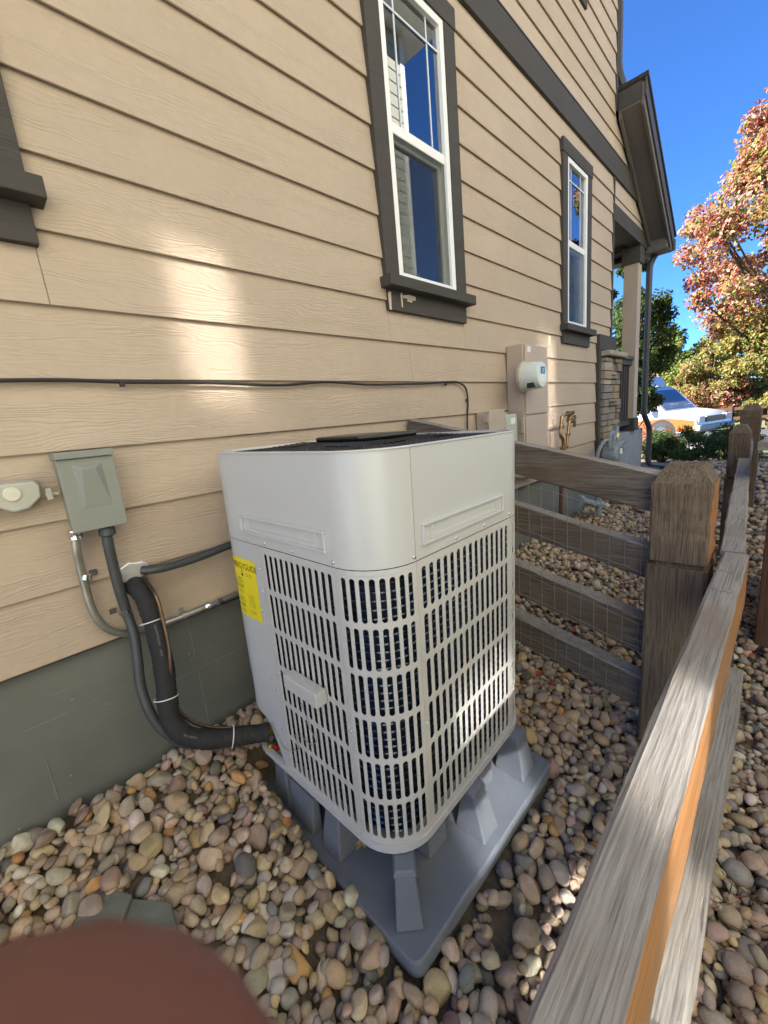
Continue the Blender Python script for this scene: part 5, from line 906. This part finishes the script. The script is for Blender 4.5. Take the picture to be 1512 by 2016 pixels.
for o_ in (.3, W2-.3): m = MB(); m.bar((VX+o_, VY+2.1, VZ+2.10), (VX+o_, VY+5.3, VZ+2.10), .04, .05); [m.box((VX+o_-.02, VY+d, VZ+1.95), (VX+o_+.02, VY+d+.06, VZ+2.09)) for d in (2.3, 3.7, 5.0)]; m.build('roof_rack', 'white_paint', van)
m = MB(); m.prism([(VY+1.95, VZ+1.98), (VY+2.15, VZ+2.32), (VY+2.25, VZ+2.32), (VY+2.25, VZ+1.98)], 0, VX+.35, VX+W2-.35); m.build('wind_deflector', 'van_white', van, bevel=.02)
van.rotation_euler = (0, 0, VAN_TURN); R2_ = Matrix.Rotation(VAN_TURN, 4, 'Z')
hp = thing('basketball_hoop', 'white basketball backboard and net on a pole in the park', 'basketball hoop', gb(27, 2.05)); hc_ = AX(1446, 757, 27.0); b = gb(27, 2.05)
m = MB(); y0 = hc_[1]; z0 = hc_[2]; wd, ht = 1.05, .74
for a, c in (((y0-wd/2, z0), (y0+wd/2, z0+.06)), ((y0-wd/2, z0+ht), (y0+wd/2, z0+ht+.06)), ((y0-wd/2, z0), (y0-wd/2+.05, z0+ht)), ((y0+wd/2-.05, z0), (y0+wd/2, z0+ht)), ((y0-.25, z0+.1), (y0+.25, z0+.14)), ((y0-.25, z0+.42), (y0+.25, z0+.46)), ((y0-.25, z0+.1), (y0-.2, z0+.46)), ((y0+.2, z0+.1), (y0+.25, z0+.46))): m.box((27, a[0], a[1]), (27.04, c[0], c[1]))
m.build('backboard_frame', 'white_paint', hp); g = glass_mat('board_clear', (.85, .88, .9), 1.4, .05); MB().box((27.01, y0-wd/2+.05, z0+.06), (27.02, y0+wd/2-.05, z0+ht)).build('board', 'board_clear', hp)
m = MB(); m.tube([(26.73+.23*math.cos(a), y0+.23*math.sin(a), z0+.05) for a in np.linspace(0, 2*math.pi, 20)], .016, 6, False); m.build('rim', 'hoop_orange', hp)
m = MB(); [m.tube([(26.73+.23*math.cos(a), y0+.23*math.sin(a), z0+.04), (26.73+.13*math.cos(a+.3), y0+.13*math.sin(a+.3), z0-.22), (26.73+.11*math.cos(a), y0+.11*math.sin(a), z0-.42)], .014, 4, False) for a in np.linspace(0, 2*math.pi, 12, endpoint=False)]; o = m.build('net', 'white_paint', hp); o['kind'] = 'stuff'
m = MB(); m.tube([(27.5, y0, b[2]-.1), (27.5, y0, z0-.1), (27.05, y0, z0+.35)], .06, 8); m.build('pole', 'rubber', hp, smooth=True)
pv_ = thing('pavilion', 'small park pavilion with a brown hipped roof', 'pavilion', gb(32, 6.2)); c = AX(1318, 750, 32.0); y0, z0 = c[1], c[2]
m = MB(); m.add([(30.2, y0-1.3, z0-.2), (33.8, y0-1.3, z0-.2), (33.8, y0+2.6, z0-.2), (30.2, y0+2.6, z0-.2), (32, y0+.2, z0+1.1), (32, y0+1.2, z0+1.1)], [(0, 1, 4), (1, 2, 5, 4), (2, 3, 5), (3, 0, 4, 5), (3, 2, 1, 0)]); m.build('roof', 'brown_roof', pv_)
for x, y in ((30.5, y0-1), (33.5, y0-1), (30.5, y0+2.3), (33.5, y0+2.3)): MB().box((x-.09, y-.09, gb(x, y)[2]-.1), (x+.09, y+.09, z0-.201)).build('post', 'dark_paint', pv_)
pf = thing('park_fence', 'dark two-rail fence along the edge of the park', 'fence', gb(24.4, 2)); 
for y in np.arange(-6, 8.1, 2.0): z = gb(24.4, y)[2]; MB().box((24.33, y-.07, z-.1), (24.47, y+.07, z+1.12)).build('post', 'wood_brown_z', pf)
for k in range(2): MB().box((24.36, -6, -.50+.45+k*.42), (24.42, 8, -.50+.57+k*.42)).build('rail', 'wood_brown_z', pf)
# ------------------------------------------------------------------ the photographer's fingertip at the lens
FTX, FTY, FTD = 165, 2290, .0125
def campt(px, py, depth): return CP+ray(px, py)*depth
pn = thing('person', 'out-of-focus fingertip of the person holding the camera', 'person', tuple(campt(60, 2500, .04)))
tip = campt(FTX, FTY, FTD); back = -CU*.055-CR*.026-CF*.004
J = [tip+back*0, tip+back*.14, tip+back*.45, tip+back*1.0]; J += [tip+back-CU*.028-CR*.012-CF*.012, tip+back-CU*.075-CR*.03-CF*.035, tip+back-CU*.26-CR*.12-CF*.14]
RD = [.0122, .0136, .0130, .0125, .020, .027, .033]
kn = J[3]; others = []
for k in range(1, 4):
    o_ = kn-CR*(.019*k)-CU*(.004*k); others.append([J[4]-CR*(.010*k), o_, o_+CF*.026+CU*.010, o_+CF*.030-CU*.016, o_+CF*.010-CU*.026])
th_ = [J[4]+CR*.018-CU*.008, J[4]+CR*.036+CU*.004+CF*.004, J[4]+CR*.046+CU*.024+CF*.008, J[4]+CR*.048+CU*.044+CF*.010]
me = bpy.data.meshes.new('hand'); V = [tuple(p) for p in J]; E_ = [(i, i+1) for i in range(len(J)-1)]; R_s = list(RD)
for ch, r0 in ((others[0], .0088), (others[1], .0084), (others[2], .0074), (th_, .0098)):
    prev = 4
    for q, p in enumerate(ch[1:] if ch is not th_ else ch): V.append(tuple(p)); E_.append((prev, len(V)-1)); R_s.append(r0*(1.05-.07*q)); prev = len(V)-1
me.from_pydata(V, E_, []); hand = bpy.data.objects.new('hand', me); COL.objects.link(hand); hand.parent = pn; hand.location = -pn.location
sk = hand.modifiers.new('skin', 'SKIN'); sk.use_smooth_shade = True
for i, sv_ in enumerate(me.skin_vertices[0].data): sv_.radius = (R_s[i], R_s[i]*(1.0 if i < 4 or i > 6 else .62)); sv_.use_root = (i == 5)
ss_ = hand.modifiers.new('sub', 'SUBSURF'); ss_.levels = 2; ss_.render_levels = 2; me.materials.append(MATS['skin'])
m = MB(); a = np.array(J[6]); d_ = np.array(J[6])-np.array(J[5]); d_ /= np.linalg.norm(d_); m.tube([a-d_*.09, a-d_*.04, a+d_*.05, a+d_*.25], [.036, .042, .046, .055], 16); m.build('sleeve', 'sleeve_cloth', pn, smooth=True)
